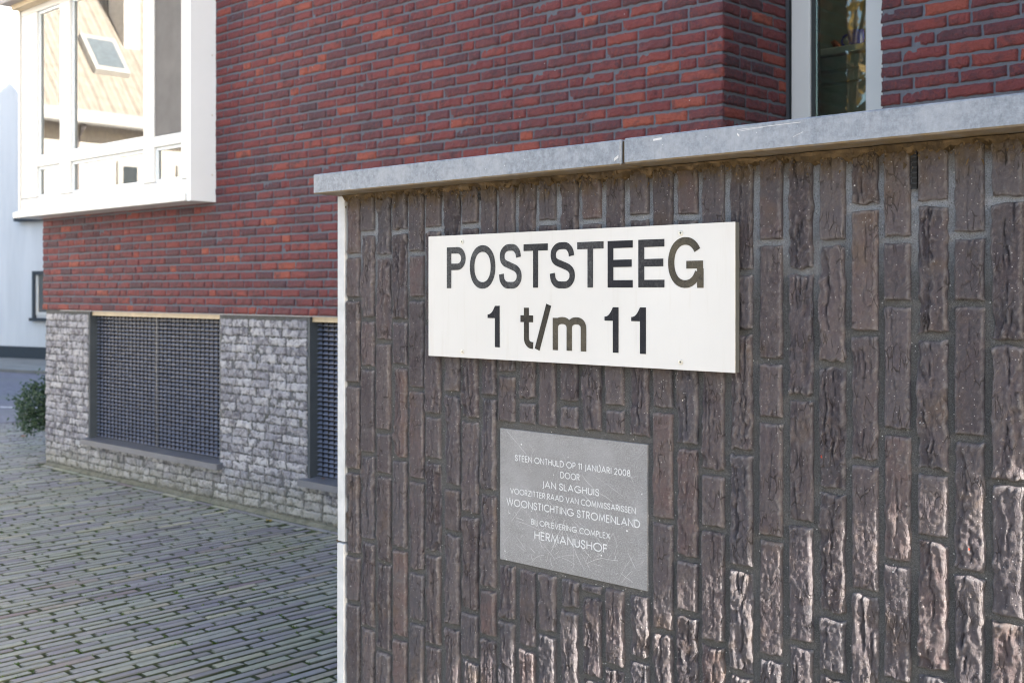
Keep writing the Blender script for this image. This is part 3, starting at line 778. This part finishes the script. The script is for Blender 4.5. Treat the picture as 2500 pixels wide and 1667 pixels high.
for k in range(16):
    x, z = rs.uniform(-1.84, -1.435), rs.uniform(PL_B + .006, PL_T - .02); r = rs.uniform(.0006, .0026)
    gsc.add([(x + r * math.cos(t) * rs.uniform(.5, 1), PY - .00055, z + r * 1.2 * math.sin(t) * rs.uniform(.5, 1)) for t in [q * 6.283 / 8 for q in range(8)]], [tuple(range(8))])
pl(gsc.build('scratches', MT['scratch'], None, False, 'stuff'))

# ------------------------------------------------------------------ brick building behind
bld = tag(empty('brick_building', (-6, 4.6, 0)), 'red brick building with grey brick plinth, white bay window and louvred openings', 'building')
binv = Matrix.Translation((6, -4.6, 0))
def bl(o, par=None):
    o.parent = par or bld
    o.matrix_parent_inverse = binv if par is None else Matrix.Identity(4)
    return o
RY, RM = 4.268, 4.2745                      # red brick faces / mortar plane
XL, XR = -9.392, -2.80                      # corners of the red wall
ZS, ZTOP = 1.272, 12.6
BX0, BX1, BZ0, BZ1 = -9.44, -6.80, 2.065, 3.735      # bay window
PITCH = .0566
gb = G()
gb.box(XL, BX1 - .02, RM, RM + .28, ZS, BZ0 + .03)
gb.box(BX1 - .02, XR, RM, RM + .28, ZS, ZTOP)
gb.box(XL, BX1 - .02, RM, RM + .28, BZ1 - .02, ZTOP)
gb.box(XL, XL + .28, RM + .28, 11.8, ZS, ZTOP)               # side wall on the street
gb.box(XR - .28, XR, RM + .28, 4.90, ZS, ZTOP)               # return of the niche
gb.box(-2.173, 2.0, 4.4965, 5.1, 0, ZTOP)                    # wall right of the narrow window
gb.box(XR, -2.173, 4.7965, 5.1, 0, 1.9)
gb.box(XR, -2.173, 4.7965, 5.1, 4.05, ZTOP)
rw = bl(gb.build('red_wall', MT['rmortar']))
gi = G()
gi.box(XL + .28, 3.0, 9.2, 9.3, 1.3, 4.6)
gi.box(-5.0, -4.9, 4.56, 9.2, 1.3, 4.6)
bl(gi.build('inner_wall', MT['inner']))
bl(G().box(XL + .01, 3.0, RM + .285, 11.6, 1.29, 1.40).build('floor_slab', MT['floor']))
bl(G().box(XL + .01, 3.0, RM + .285, 11.6, 4.6, 4.75).build('ceiling', MT['inner']))
bl(G().box(XL - .15, 8, RY - .15, 12, ZTOP, ZTOP + .22).build('roof', MT['soffit']))

LENS = [.176, .130, .083]
NB = {}
for l in LENS:
    for s in range(9):
        V, F = brick_shape(l, .0430, 10, 4, .0070, .008, (.8, .3, .5)[s % 3], 5.3 * s + l * 100, .0045, .0014, .0020)
        NB[(l, s)] = (V, F)
RMESH = {k: mesh('brick', V, F, MT['rbrick'], True) for k, (V, F) in NB.items()}
def row(x0, x1, seed):
    r = random.Random(seed); x = x0; out = []; last = 0
    while x < x1 - .03:
        l = LENS[2] if (r.random() < .30 and last != LENS[2]) else (LENS[1] if (x == x0 and r.random() < .5) else LENS[0])
        e = min(x + l, x1)
        if x1 - e < .06: e = x1
        out.append((x, e, l)); x = e + .0105; last = l
    return out
def near_len(l): return min(LENS, key=lambda q: abs(q - l))
RB = []                                     # (centre, rotz, length, nominal)
nrow = int((5.0 - ZS) / PITCH)
for i in range(nrow):
    z = ZS + .0022 + .0225 + i * PITCH
    inbay = BZ0 - .0 < z < BZ1 + .02
    for a, b, l in row(BX1 + .004 if inbay else XL - .004, XR + .0055, 100 + i):
        RB.append(((a + b) / 2, RM, z, 0, b - a, near_len(b - a)))
    for a, b, l in row(RM + .001, 4.80, 900 + i):           # niche return, facing +X
        RB.append((XR, (a + b) / 2, z, math.pi / 2, b - a, near_len(b - a)))
    for a, b, l in row(-2.179 + .004 * (i % 2), 1.95, 1500 + i):
        RB.append(((a + b) / 2, 4.4965, z, 0, b - a, near_len(b - a)))
    if z < 5.2:
        for a, b, l in row(RM + .1, 11.5, 2500 + i):         # street side, facing -X
            RB.append((XL, (a + b) / 2, z, -math.pi / 2, b - a, near_len(b - a)))
rank = []
for k, (x, y, z, rz, l, nl) in enumerate(RB):
    if rz < 0: continue
    q = shows((x, y, z))
    if q and not (rz == 0 and x < BX1 and z > BZ0) and not (rz == 0 and y > 4.45 and q[1] > 480):
        rank.append((-(l if rz == 0 else l * .5) * .05 / q[2] ** 2, k))
rank.sort(); own = set(k for _, k in rank[:300])
rest = G(); rr = random.Random(77)
for k, (x, y, z, rz, l, nl) in enumerate(RB):
    s = rr.randrange(9); pr = rr.uniform(-.0015, .0015); tl = rr.gauss(0, .006); flip = rr.random() < .5
    tint = min(1, max(0, rr.gauss(.46 if nl > .12 else .66, .26)))
    M = Matrix.Translation((x, y, z)) @ Matrix.Rotation(rz, 4, 'Z') @ Matrix.Rotation(tl, 4, 'Y') @ Matrix.Translation((0, pr, 0))
    if k in own:
        o = link('brick', RMESH[(nl, s)]); o.scale = (l / nl, 1, 1); o.location = M.translation; o.rotation_euler = (0, tl, rz)
        o.parent = rw; o.matrix_parent_inverse = Matrix.Translation((0, 0, 0)); 
    else:
        V, F = NB[(nl, s)]; R3 = np.array(M.to_3x3()); T3 = np.array(M.translation)
        vv = (V * np.array([l / nl, 1, 1])) @ R3.T + T3
        rest.add(vv.tolist(), F, tint)
o = rest.build('more_bricks', MT['rbrickj'], None, True, 'stuff'); bl(o, rw)

# --- grey brick plinth with louvred openings
GY = 4.284; GM = 4.291
OP = [(-8.65, -6.765), (-5.81, -3.93)]
OZ0, OZ1 = .285, 1.268
gp = G()
gp.box(XL + .015, XR, GM, GM + .30, -.3, OZ0 - .02)
for a, b in ((XL + .015, OP[0][0] - .002), (OP[0][1] + .002, OP[1][0] - .002), (OP[1][1] + .002, XR)): gp.box(a, b, GM, GM + .30, OZ0 - .02, ZS)
gp.box(XL + .015, XL + .3, GM + .30, 11.6, -.3, ZS)
gp.box(XR - .3, XR, GM + .3, 4.95, -.3, ZS)
pw = bl(gp.build('grey_plinth', MT['gmortar']))
GS = {}
for l in LENS:
    for s in range(8): GS[(l, s)] = brick_shape(l, .0480, 11, 5, .0075, .008, .9, 3.7 * s + l * 60 + 40, .005, .0030, .0026)
GMESH = {k: mesh('brick', V, F, MT['gbrick'], True) for k, (V, F) in GS.items()}
rest = G(); rg = random.Random(31); cnt = 0
nrow = int((ZS - .03) / .0552)
for i in range(nrow + 1):
    z = .03 + .026 + i * .0551
    if z > ZS - .02: break
    segs = [(XL + .014, XR)] if z < OZ0 - .06 else [(XL + .014, OP[0][0]), (OP[0][1], OP[1][0]), (OP[1][1], XR)]
    for sa, sb in segs:
        for a, b, l in row(sa, sb, 4000 + i * 7 + int(sa * 10)):
            nl = near_len(b - a); s = rg.randrange(8); xm = (a + b) / 2
            vis = shows((xm, GY, z)) and cnt < 300
            if vis:
                o = link('brick', GMESH[(nl, s)], None, (xm, GM + rg.uniform(-.003, .002), z)); o.scale = ((b - a) / nl, 1, 1); o.rotation_euler = (0, rg.gauss(0, .01), 0)
                bl(o, pw); cnt += 1
            else:
                V, F = GS[(nl, s)]; rest.add((V * np.array([(b - a) / nl, 1, 1]) + np.array([xm, GM, z])).tolist(), F, rg.random())
    for a, b, l in row(GM + .05, 11.5, 5200 + i):
        nl = near_len(b - a); V, F = GS[(nl, rg.randrange(8))]; vv = V * np.array([(b - a) / nl, 1, 1])
        rest.add([(XL + .015 + p[1], (a + b) / 2 - p[0], z + p[2]) for p in vv], F, rg.random())
bl(rest.build('more_bricks', MT['gbrickj'], None, True, 'stuff'), pw)
# concrete haunch at the foot
gh = G(); xs = np.linspace(XL + .02, XR, 90)
for i, x in enumerate(xs):
    hh = .002 + .012 * vn(x * 5, 0, 3) + .008 * vn(x * 22, 0, 4); dd = .014 + .016 * vn(x * 6, 0, 8) + .01 * vn(x * 25, 0, 9)
    gh.V += [(x, GM - dd, -.01), (x, GM - dd * .45, hh * .55), (x, GM - .012, hh), (x, GM + .01, hh + .004)]
    if i:
        o = len(gh.V) - 4
        for c in range(3): gh.F.append((o - 4 + c, o + c, o + c + 1, o - 3 + c))
bl(gh.build('foundation_haunch', MT['concrete'], None, True))
# louvred grilles
for gi_, (a, b) in enumerate(OP):
    G_ = G(); rec = .068; fy = GM + rec
    G_.box(a - .001, b + .001, fy + .0605, fy + .08, OZ0 - .02, OZ1)
    gf = bl(G_.build('louvred_grille', MT['grille']))
    for xa, xb in ((a - .001, a + .022), (b - .022, b + .001)): bl(G().box(xa, xb, GM + .004, fy + .06, OZ0 - .02, OZ1).build('jamb', MT['plinth2']), gf)
    bl(G().box(a + .022, b - .022, fy + .045, fy + .06, OZ0 - .02, OZ1).build('grille_backing', MT['black']), gf)
    n = 33; pit = (OZ1 - .035 - OZ0 - .004) / n; mid = (a + b) / 2
    sv = G().add([(-.5, -.016, -.0085), (-.5, .006, .0045), (.5, .006, .0045), (.5, -.016, -.0085), (-.5, -.016, -.0060), (-.5, .006, .007), (.5, .006, .007), (.5, -.016, -.0060)],
                 [(0, 1, 2, 3), (7, 6, 5, 4), (0, 3, 7, 4), (1, 5, 6, 2), (0, 4, 5, 1), (3, 2, 6, 7)])
    sm = mesh('slat', sv.V, sv.F, MT['grille'])
    fm = mesh('fin', *(lambda g_: (g_.V, g_.F))(G().box(-.001, .001, -.006, .006, OZ0 + .004, OZ1 - .035)), MT['black'])
    for k in range(n):
        o = link('slat', sm, None, (mid, fy + .008, OZ0 + .004 + (k + .5) * pit)); o.scale = (b - a - .046, 1, 1); bl(o, gf)
    nf = 33
    for k in range(1, nf):
        x = a + .023 + (b - a - .046) * k / nf
        if gi_ == 0 or x < -5.2: bl(link('fin', fm, None, (x, fy - .0045, 0)), gf)
    bl(G().box(mid - .004, mid + .004, fy - .012, fy + .02, OZ0 + .003, OZ1 - .034).build('centre_bar', MT['sill']), gf)
    bl(G().cbox(a + .023, b - .023, fy - .045, fy + .03, OZ1 - .034, OZ1 - .002, .002).build('lintel_strip', MT['lintel']))
    gs = G().prism([(0, 0)] * 0 or [(0, 0)], 0, 0) if False else G()
    y0, y1 = GM - .052, fy + .03
    gs.add([(a - .03, y0, .232), (b + .03, y0, .232), (b + .03, y0, .272), (a - .03, y0, .272), (a - .03, y1, .290), (b + .03, y1, .290), (b + .03, y1, .245), (a - .03, y1, .245)],
           [(0, 1, 2, 3), (3, 2, 5, 4), (0, 7, 6, 1), (1, 6, 5, 2), (0, 3, 4, 7), (4, 5, 6, 7)])
    bl(gs.build('sill', MT['sill']))
bl(G().box(XL + .3, XR - .3, RM - .001, RM + .05, ZS - .006, ZS - .0005).build('bearing_strip', MT['soffit']))

# --- white bay window
FY = 4.10                                   # front of the bay frame
bay = bl(G().cbox(BX1 - .045, BX1, FY - .02, RM + .02, BZ0 - .046, BZ1, .003).build('bay_window', MT['panel']))
def bay_part(name, g_, mat): return bl(g_.build(name, mat), bay)
bay_part('bay_sill', G().cbox(BX0 - .06, BX1 - .046, FY - .035, RM + .02, BZ0 - .045, BZ0 + .004, .004), MT['white'])
bay_part('bottom_rail', G().cbox(BX0 + .02, BX1 - .046, FY, FY + .07, BZ0 + .006, 2.17, .004), MT['white'])
bay_part('head_rail', G().cbox(BX0 + .02, BX1 - .046, FY, FY + .07, 3.655, BZ1, .004), MT['white'])
MX = [(-9.40, -9.124), (-8.723, -8.549), (-7.443, -7.301), (-6.944, -6.848)]
for a, b in MX: bay_part('mullion', G().cbox(a, b, FY - .004, FY + .075, 2.172, 3.653, .005), MT['white'])
for k in range(3):
    a, b = MX[k][1] + .001, MX[k + 1][0] - .001
    bay_part('transom', G().cbox(a, b, FY - .002, FY + .07, 2.412, 2.488, .005), MT['white'])
    for z0_, z1_ in ((2.174, 2.41), (2.49, 3.652)):
        gf = G(); t = .018
        gf.box(a, b, FY + .016, FY + .055, z0_, z0_ + t); gf.box(a, b, FY + .016, FY + .055, z1_ - t, z1_)
        gf.box(a, a + t, FY + .016, FY + .055, z0_ + t, z1_ - t); gf.box(b - t, b, FY + .016, FY + .055, z0_ + t, z1_ - t)
        bay_part('glazing_bead', gf, MT['panel'])
        bay_part('pane', G().box(a + t, b - t, FY + .027, FY + .032, z0_ + t, z1_ - t), MT['bayglass'])
bay_part('corner_post', G().cbox(BX0 - .005, BX0 + .022, FY - .012, FY + .10, BZ0 + .006, BZ1, .003), MT['white'])
bay_part('downpipe', G().tube([(BX0 - .035, FY + .02, BZ0 - .0), (BX0 - .035, FY + .02, BZ1)], .012, 8), MT['soffit'])
bay_part('side_cheek', G().box(BX0 + .0, BX0 + .03, FY + .12, RM + .02, BZ0 + .006, BZ1 - .002), MT['white'])
bay_part('bay_roof', G().cbox(BX0 - .06, BX1 + .06, FY - .155, RM - .003, BZ1 + .004, BZ1 + .12, .006), MT['soffit'])
bay_part('soffit_board', G().box(BX0 + .02, BX1 - .05, FY - .08, FY - .006, BZ1 - .035, BZ1 + .002), MT['lintel'])
bay_part('inner_sill', G().box(BX0 + .03, BX1 - .05, FY + .08, RM + .30, BZ0 + .03, BZ0 + .06), MT['white'])
for z in (2.2, 2.6, 3.0, 3.4):
    bay_part('rivet', G().tube([(BX1 + .0005, RM - .03, z), (BX1 + .003, RM - .03, z)], .005, 8), MT['steel'])
bay_part('insect_screen', G().box(MX[2][1] + .004, MX[3][0] - .004, FY + .006, FY + .012, 2.492, 3.65), MT['screen'])
# roller blind and curtain behind the panes
gc = G(); n = 60
for i in range(n + 1):
    x = -7.29 + .34 * i / n; y = 4.36 + .018 * math.sin(i * 1.1) + .01 * math.sin(i * .37)
    gc.V += [(x, y, 2.5), (x, y, 3.66)]
    if i: o = len(gc.V) - 4; gc.F.append((o, o + 2, o + 3, o + 1))
bay_part('curtain', gc, MT['timber'])

# --- narrow window in the niche
wz0, wz1 = 1.92, 4.04
nw = bl(G().cbox(-2.772, -2.677, 4.806, 4.89, wz0, wz1, .003).build('niche_window', MT['white']))
bl(G().box(-2.7995, -2.7725, 4.835, 4.89, wz0, wz1).build('gasket', MT['gasket']), nw)
bl(G().cbox(-2.400, -2.174, 4.8005, 4.89, wz0, wz1, .003).build('window_jamb', MT['white']), nw)
bl(G().box(-2.676, -2.401, 4.815, 4.88, wz0, wz0 + .06).build('window_rail', MT['white']), nw)
bl(G().box(-2.676, -2.401, 4.815, 4.88, wz1 - .06, wz1).build('window_rail', MT['white']), nw)
bl(G().box(-2.6768, -2.658, 4.820, 4.87, wz0 + .06, wz1 - .06).build('gasket', MT['gasket']), nw)
bl(G().box(-2.6575, -2.4005, 4.830, 4.836, wz0 + .06, wz1 - .06).build('pane', MT['glass']), nw)
gr = G(); gr.box(-4.2, -1.2, 6.35, 6.42, 1.41, 4.55); gr.box(-4.3, -4.2, 4.96, 6.42, 1.41, 4.55)
bl(gr.build('kitchen_wall', MT['room']))
# kitchen seen through it
cab = tag(empty('kitchen_cabinet', (-2.9, 5.75, 1.41)), 'green-grey kitchen drawer unit seen through the narrow window', 'cabinet')
def cb(name, g_, mat): o = g_.build(name, mat); o.parent = cab; o.matrix_parent_inverse = Matrix.Translation((2.9, -5.75, -1.41)); return o
cb('carcass', G().box(-3.9, -1.7, 5.52, 6.1, 1.42, 2.64), MT['cabinet'])
cb('worktop', G().cbox(-3.92, -1.68, 5.48, 6.12, 2.645, 2.68, .004), MT['worktop'])
for k, (za, zb) in enumerate(((2.565, 2.635), (2.50, 2.55), (2.2, 2.485))): 
    for j in range(3): cb('drawer_front', G().cbox(-3.88 + j * .73, -3.17 + j * .73, 5.50, 5.519, za, zb, .003), MT['cabinet'])
mug = tag(G().tube([(-2.86, 5.62, 2.681), (-2.86, 5.62, 2.70), (-2.86, 5.62, 2.775), (-2.86, 5.62, 2.78)], [.034, .04, .042, .040], 16).build('mug', MT['blue'], None, True), 'blue mug on the worktop behind the narrow window', 'mug')
gh_ = G().tube([(-2.90 - .032 * math.sin(t), 5.60, 2.73 + .03 * math.cos(t)) for t in [math.pi * k / 10 for k in range(11)]], .006, 8)
o = gh_.build('handle', MT['blue'], None, True); o.parent = mug
pot = tag(G().tube([(-3.02, 5.66, 2.681), (-3.015, 5.66, 2.70), (-3.0, 5.66, 2.735), (-2.99, 5.66, 2.745)], [.022, .034, .030, .02], 12).build('pot', MT['orange'], None, True), 'small terracotta pot beside the mug behind the narrow window', 'pot')

# --- unseen wall added on the right to block sun from the yard
bl(G().box(2.0, 2.25, 1.15, 5.1, 2.56, 10.0).box(2.0, 2.25, 2.1, 5.1, 0, 2.56).build('shade_wall', MT['rmortar']))

# ------------------------------------------------------------------ bush at the corner
bush = tag(empty('bush', (-10.02, 4.62, 0)), 'small round dark green bush beside the corner of the brick plinth', 'bush')
gs = G(); rb = random.Random(4)
for k in range(14):
    a = rb.uniform(0, 6.28); r = rb.uniform(.05, .22); h = rb.uniform(.3, .62)
    gs.tube([(rb.gauss(0, .02), rb.gauss(0, .02), -.01), (r * .5 * math.cos(a), r * .5 * math.sin(a), h * .55), (r * math.cos(a), r * math.sin(a), h)], [.008, .006, .003], 5)
gs.build('stem', MT['bark'], bush)
gl = G()
for k in range(5200):
    th = rb.uniform(0, 6.28); ph = math.acos(rb.uniform(-.75, 1)); rad = (rb.uniform(.3, 1.0) ** .5 + (rb.uniform(0, .3) if rb.random() < .12 else 0)) * (1 + .6 * (vn(th * 1.6, ph * 2.5, 4) - .5))
    p = Vector((math.cos(th) * math.sin(ph) * .27 * rad, math.sin(th) * math.sin(ph) * .27 * rad, .38 + math.cos(ph) * .26 * rad))
    n = Vector((rb.gauss(0, 1), rb.gauss(0, 1), rb.gauss(.5, 1))).normalized(); t = n.orthogonal().normalized(); t.rotate(Matrix.Rotation(rb.uniform(0, 6.28), 3, n)); b_ = n.cross(t)
    s = rb.uniform(.012, .022)
    gl.add([p - t * s, p + b_ * s * .45, p + t * s, p - b_ * s * .45], [(0, 1, 2, 3)], rb.random())
gl.build('foliage', MT['bush'], bush, kind='stuff')

# fallen leaves
rl = random.Random(9)
def leaf(loc, s, label):
    g_ = G(); n = 10; a0 = rl.uniform(0, 6.28)
    ring = [(s * math.cos(a0 + q * 6.283 / n) * (.62 if q % 2 else 1), .7 * s * math.sin(a0 + q * 6.283 / n) * (.7 if q % 2 else 1), s * .16 * math.sin(q * 2.1)) for q in range(n)]
    g_.add([(0, 0, .004)] + ring, [(0, q + 1, (q + 1) % n + 1) for q in range(n)], rl.random())
    return tag(g_.build('fallen_leaf', MT['fallen'], loc=loc), label, 'leaf', 'fallen leaves')
leaf((-5.66, 4.30, .292), .014, 'tiny brown leaf on the sill of the louvred opening beside the wall')
leaf((-6.02, 4.16, .009), .03, 'brown leaf on the paving below the pier between the louvred openings')
leaf((-5.25, 4.10, .009), .025, 'orange leaf on the paving where the dark wall hides the plinth')
leaf((-11.3, 4.95, .006), .05, 'yellow-green leaf on the paving left of the bush')

# ------------------------------------------------------------------ pale rendered house across the street
hs = tag(empty('rendered_house', (-23.8, 10.4, 0)), 'pale blue-white rendered house with dark plinth behind the bush', 'house')
hs.rotation_euler = (0, 0, math.radians(13.8))
def hp(name, g_, mat, par=None): 
    o = g_.build(name, mat); o.parent = par or hs; return o
hp('wall', G().prism([(-9, 0), (6, 0), (6, .9), (-1.3, 6.45), (-1.9, 7.0), (-9, 1.2)][:1] + [(6, 0), (6, .3), (.04, 5.36), (-3.2, 8.2), (-9, 3.2)], 0, 8), MT['render'])
hp('plinth', G().box(-9.02, 5.0, -.03, .0, -.01, .29), MT['plinth'])
hp('ledge', G().cbox(-.10, 1.2, -.16, -.001, 2.86, 2.95, .01), MT['plinth'])
wf = hp('window', G().box(.34, .42, -.05, .03, .88, 1.84).box(.42, 1.5, -.05, .03, 1.76, 1.84), MT['plinth'])
hp('window_frame', G().box(.42, .49, -.02, .02, .94, 1.76).box(.49, 1.5, -.02, .02, .94, 1.0), MT['white'], wf)
hp('window_pane', G().box(.49, 1.5, -.004, .01, 1.0, 1.76), MT['skyglass'], wf)
hp('window_sill', G().cbox(.30, 1.55, -.10, -.0, .82, .885, .005), MT['plinth'], wf)
pvm = tag(G().box(-14, 8, -2.4, -.05, -.2, .05).build('pavement', MT['pavement'], loc=(-23.8, 10.4, 0)), kind='structure')
pvm.rotation_euler = (0, 0, math.radians(13.8))

# ------------------------------------------------------------------ what the panes mirror: white house with tiled roof, grey neighbour, autumn trees
oh = tag(empty('tiled_roof_house', (-16, -1, 0)), 'white house with tan tiled roof mirrored in the bay window panes', 'house')
def op(name, g_, mat, par=None):
    o = g_.build(name, mat); o.parent = par or oh; o.matrix_parent_inverse = Matrix.Translation((16, 1, 0)) if par is None else Matrix.Identity(4); return o
op('wall', G().box(-22.6, -16.0, -5.9, 4.4, -.2, 3.86), MT['lightwall'])
sl50 = math.tan(math.radians(50))
gr = G(); gr.add([(-15.75, -6.0, 3.86), (-15.75, 4.6, 3.86), (-19.3, 4.6, 3.86 + 3.55 * sl50), (-19.3, -6.0, 3.86 + 3.55 * sl50), (-22.85, -6.0, 3.86), (-22.85, 4.6, 3.86)],
                 [(0, 1, 2, 3), (3, 2, 5, 4), (0, 3, 4), (1, 5, 2), (0, 4, 5, 1)])
rf = op('roof', gr, MT['tiles'])
op('gutter', G().cbox(-15.72, -15.55, -6.0, 4.6, 3.78, 3.98, .02), MT['white'])
def on_roof(d, y, h=0): return (-15.75 - d * math.cos(math.radians(50)) + h * math.sin(math.radians(50)), y, 3.86 + d * math.sin(math.radians(50)) + h * math.cos(math.radians(50)))
def roofbox(d0, d1, y0, y1, h0, h1):
    V = [on_roof(d, y, h) for h in (h0, h1) for y in (y0, y1) for d in (d0, d1)]
    return G().add(V, [(0, 2, 3, 1), (4, 5, 7, 6), (0, 1, 5, 4), (2, 6, 7, 3), (0, 4, 6, 2), (1, 3, 7, 5)])
sk = op('roof_window', roofbox(1.05, 1.85, -.55, .02, .0, .10), MT['white'], rf)
op('roof_window_pane', roofbox(1.15, 1.75, -.47, -.06, .101, .11), MT['skypane'], sk)
op('chimney', G().box(-17.4, -16.9, -1.0, -.72, 4.6, 6.6), MT['lightwall'])
op('downpipe', G().tube([(-15.9, .55, .0), (-15.9, .55, 3.5), (-15.66, .55, 3.78)], .05, 8), MT['soffit'])
for (ya, yb, za, zb) in ((-.50, -.12, 1.6, 3.35), (.95, 1.45, 1.6, 3.35), (2.4, 3.3, 0, 3.3), (-1.6, -1.1, 1.6, 3.35)):
    w = op('window', G().box(-16.0, -15.94, ya, yb, za, zb), MT['white']); op('window_pane', G().box(-15.94, -15.93, ya + .08, yb - .08, za + .08, zb - .08), MT['skyglass'], w)
def tree(x, y, h, r, n, seed, label):
    t = tag(empty('autumn_tree', (x, y, 0)), label, 'tree', 'trees mirrored in the narrow window'); q = random.Random(seed)
    g_ = G(); g_.tube([(0, 0, -.1), (.05, .03, h * .25), (-.05, .08, h * .5), (.02, 0, h * .85)], [.20, .15, .10, .02], 9); ends = []
    for k in range(16):
        a = q.uniform(0, 6.28); z0_ = h * q.uniform(.28, .75); l = r * q.uniform(.5, .95)
        p1 = Vector((.0, .05, z0_)); p2 = p1 + Vector((math.cos(a) * l * .5, math.sin(a) * l * .5, l * .35)); p3 = p1 + Vector((math.cos(a) * l, math.sin(a) * l, l * .55))
        g_.tube([p1, p2, p3], [.06, .04, .012], 6); ends += [p2, p3, (p2 + p3) / 2]
    g_.build('trunk', MT['bark'], t); c = G()
    for k in range(n):
        b = ends[q.randrange(len(ends))]; p = b + Vector((q.gauss(0, .34), q.gauss(0, .34), q.gauss(.1, .30))) * (r / 2.2)
        nn = Vector((q.gauss(0, 1), q.gauss(0, 1), q.gauss(0, 1))).normalized(); u = nn.orthogonal().normalized(); v = nn.cross(u); s = q.uniform(.05, .11)
        c.add([p - u * s, p + v * s * .6, p + u * s, p - v * s * .6], [(0, 1, 2, 3)], q.random())
    c.build('crown', MT['autumn'], t, kind='stuff')
tree(-8.6, -7.2, 7.0, 2.6, 1000, 2, 'golden autumn tree mirrored in the narrow window, the nearer one')
tree(-10.6, -11.0, 8.5, 3.0, 1000, 3, 'golden autumn tree mirrored in the narrow window, the farther one')
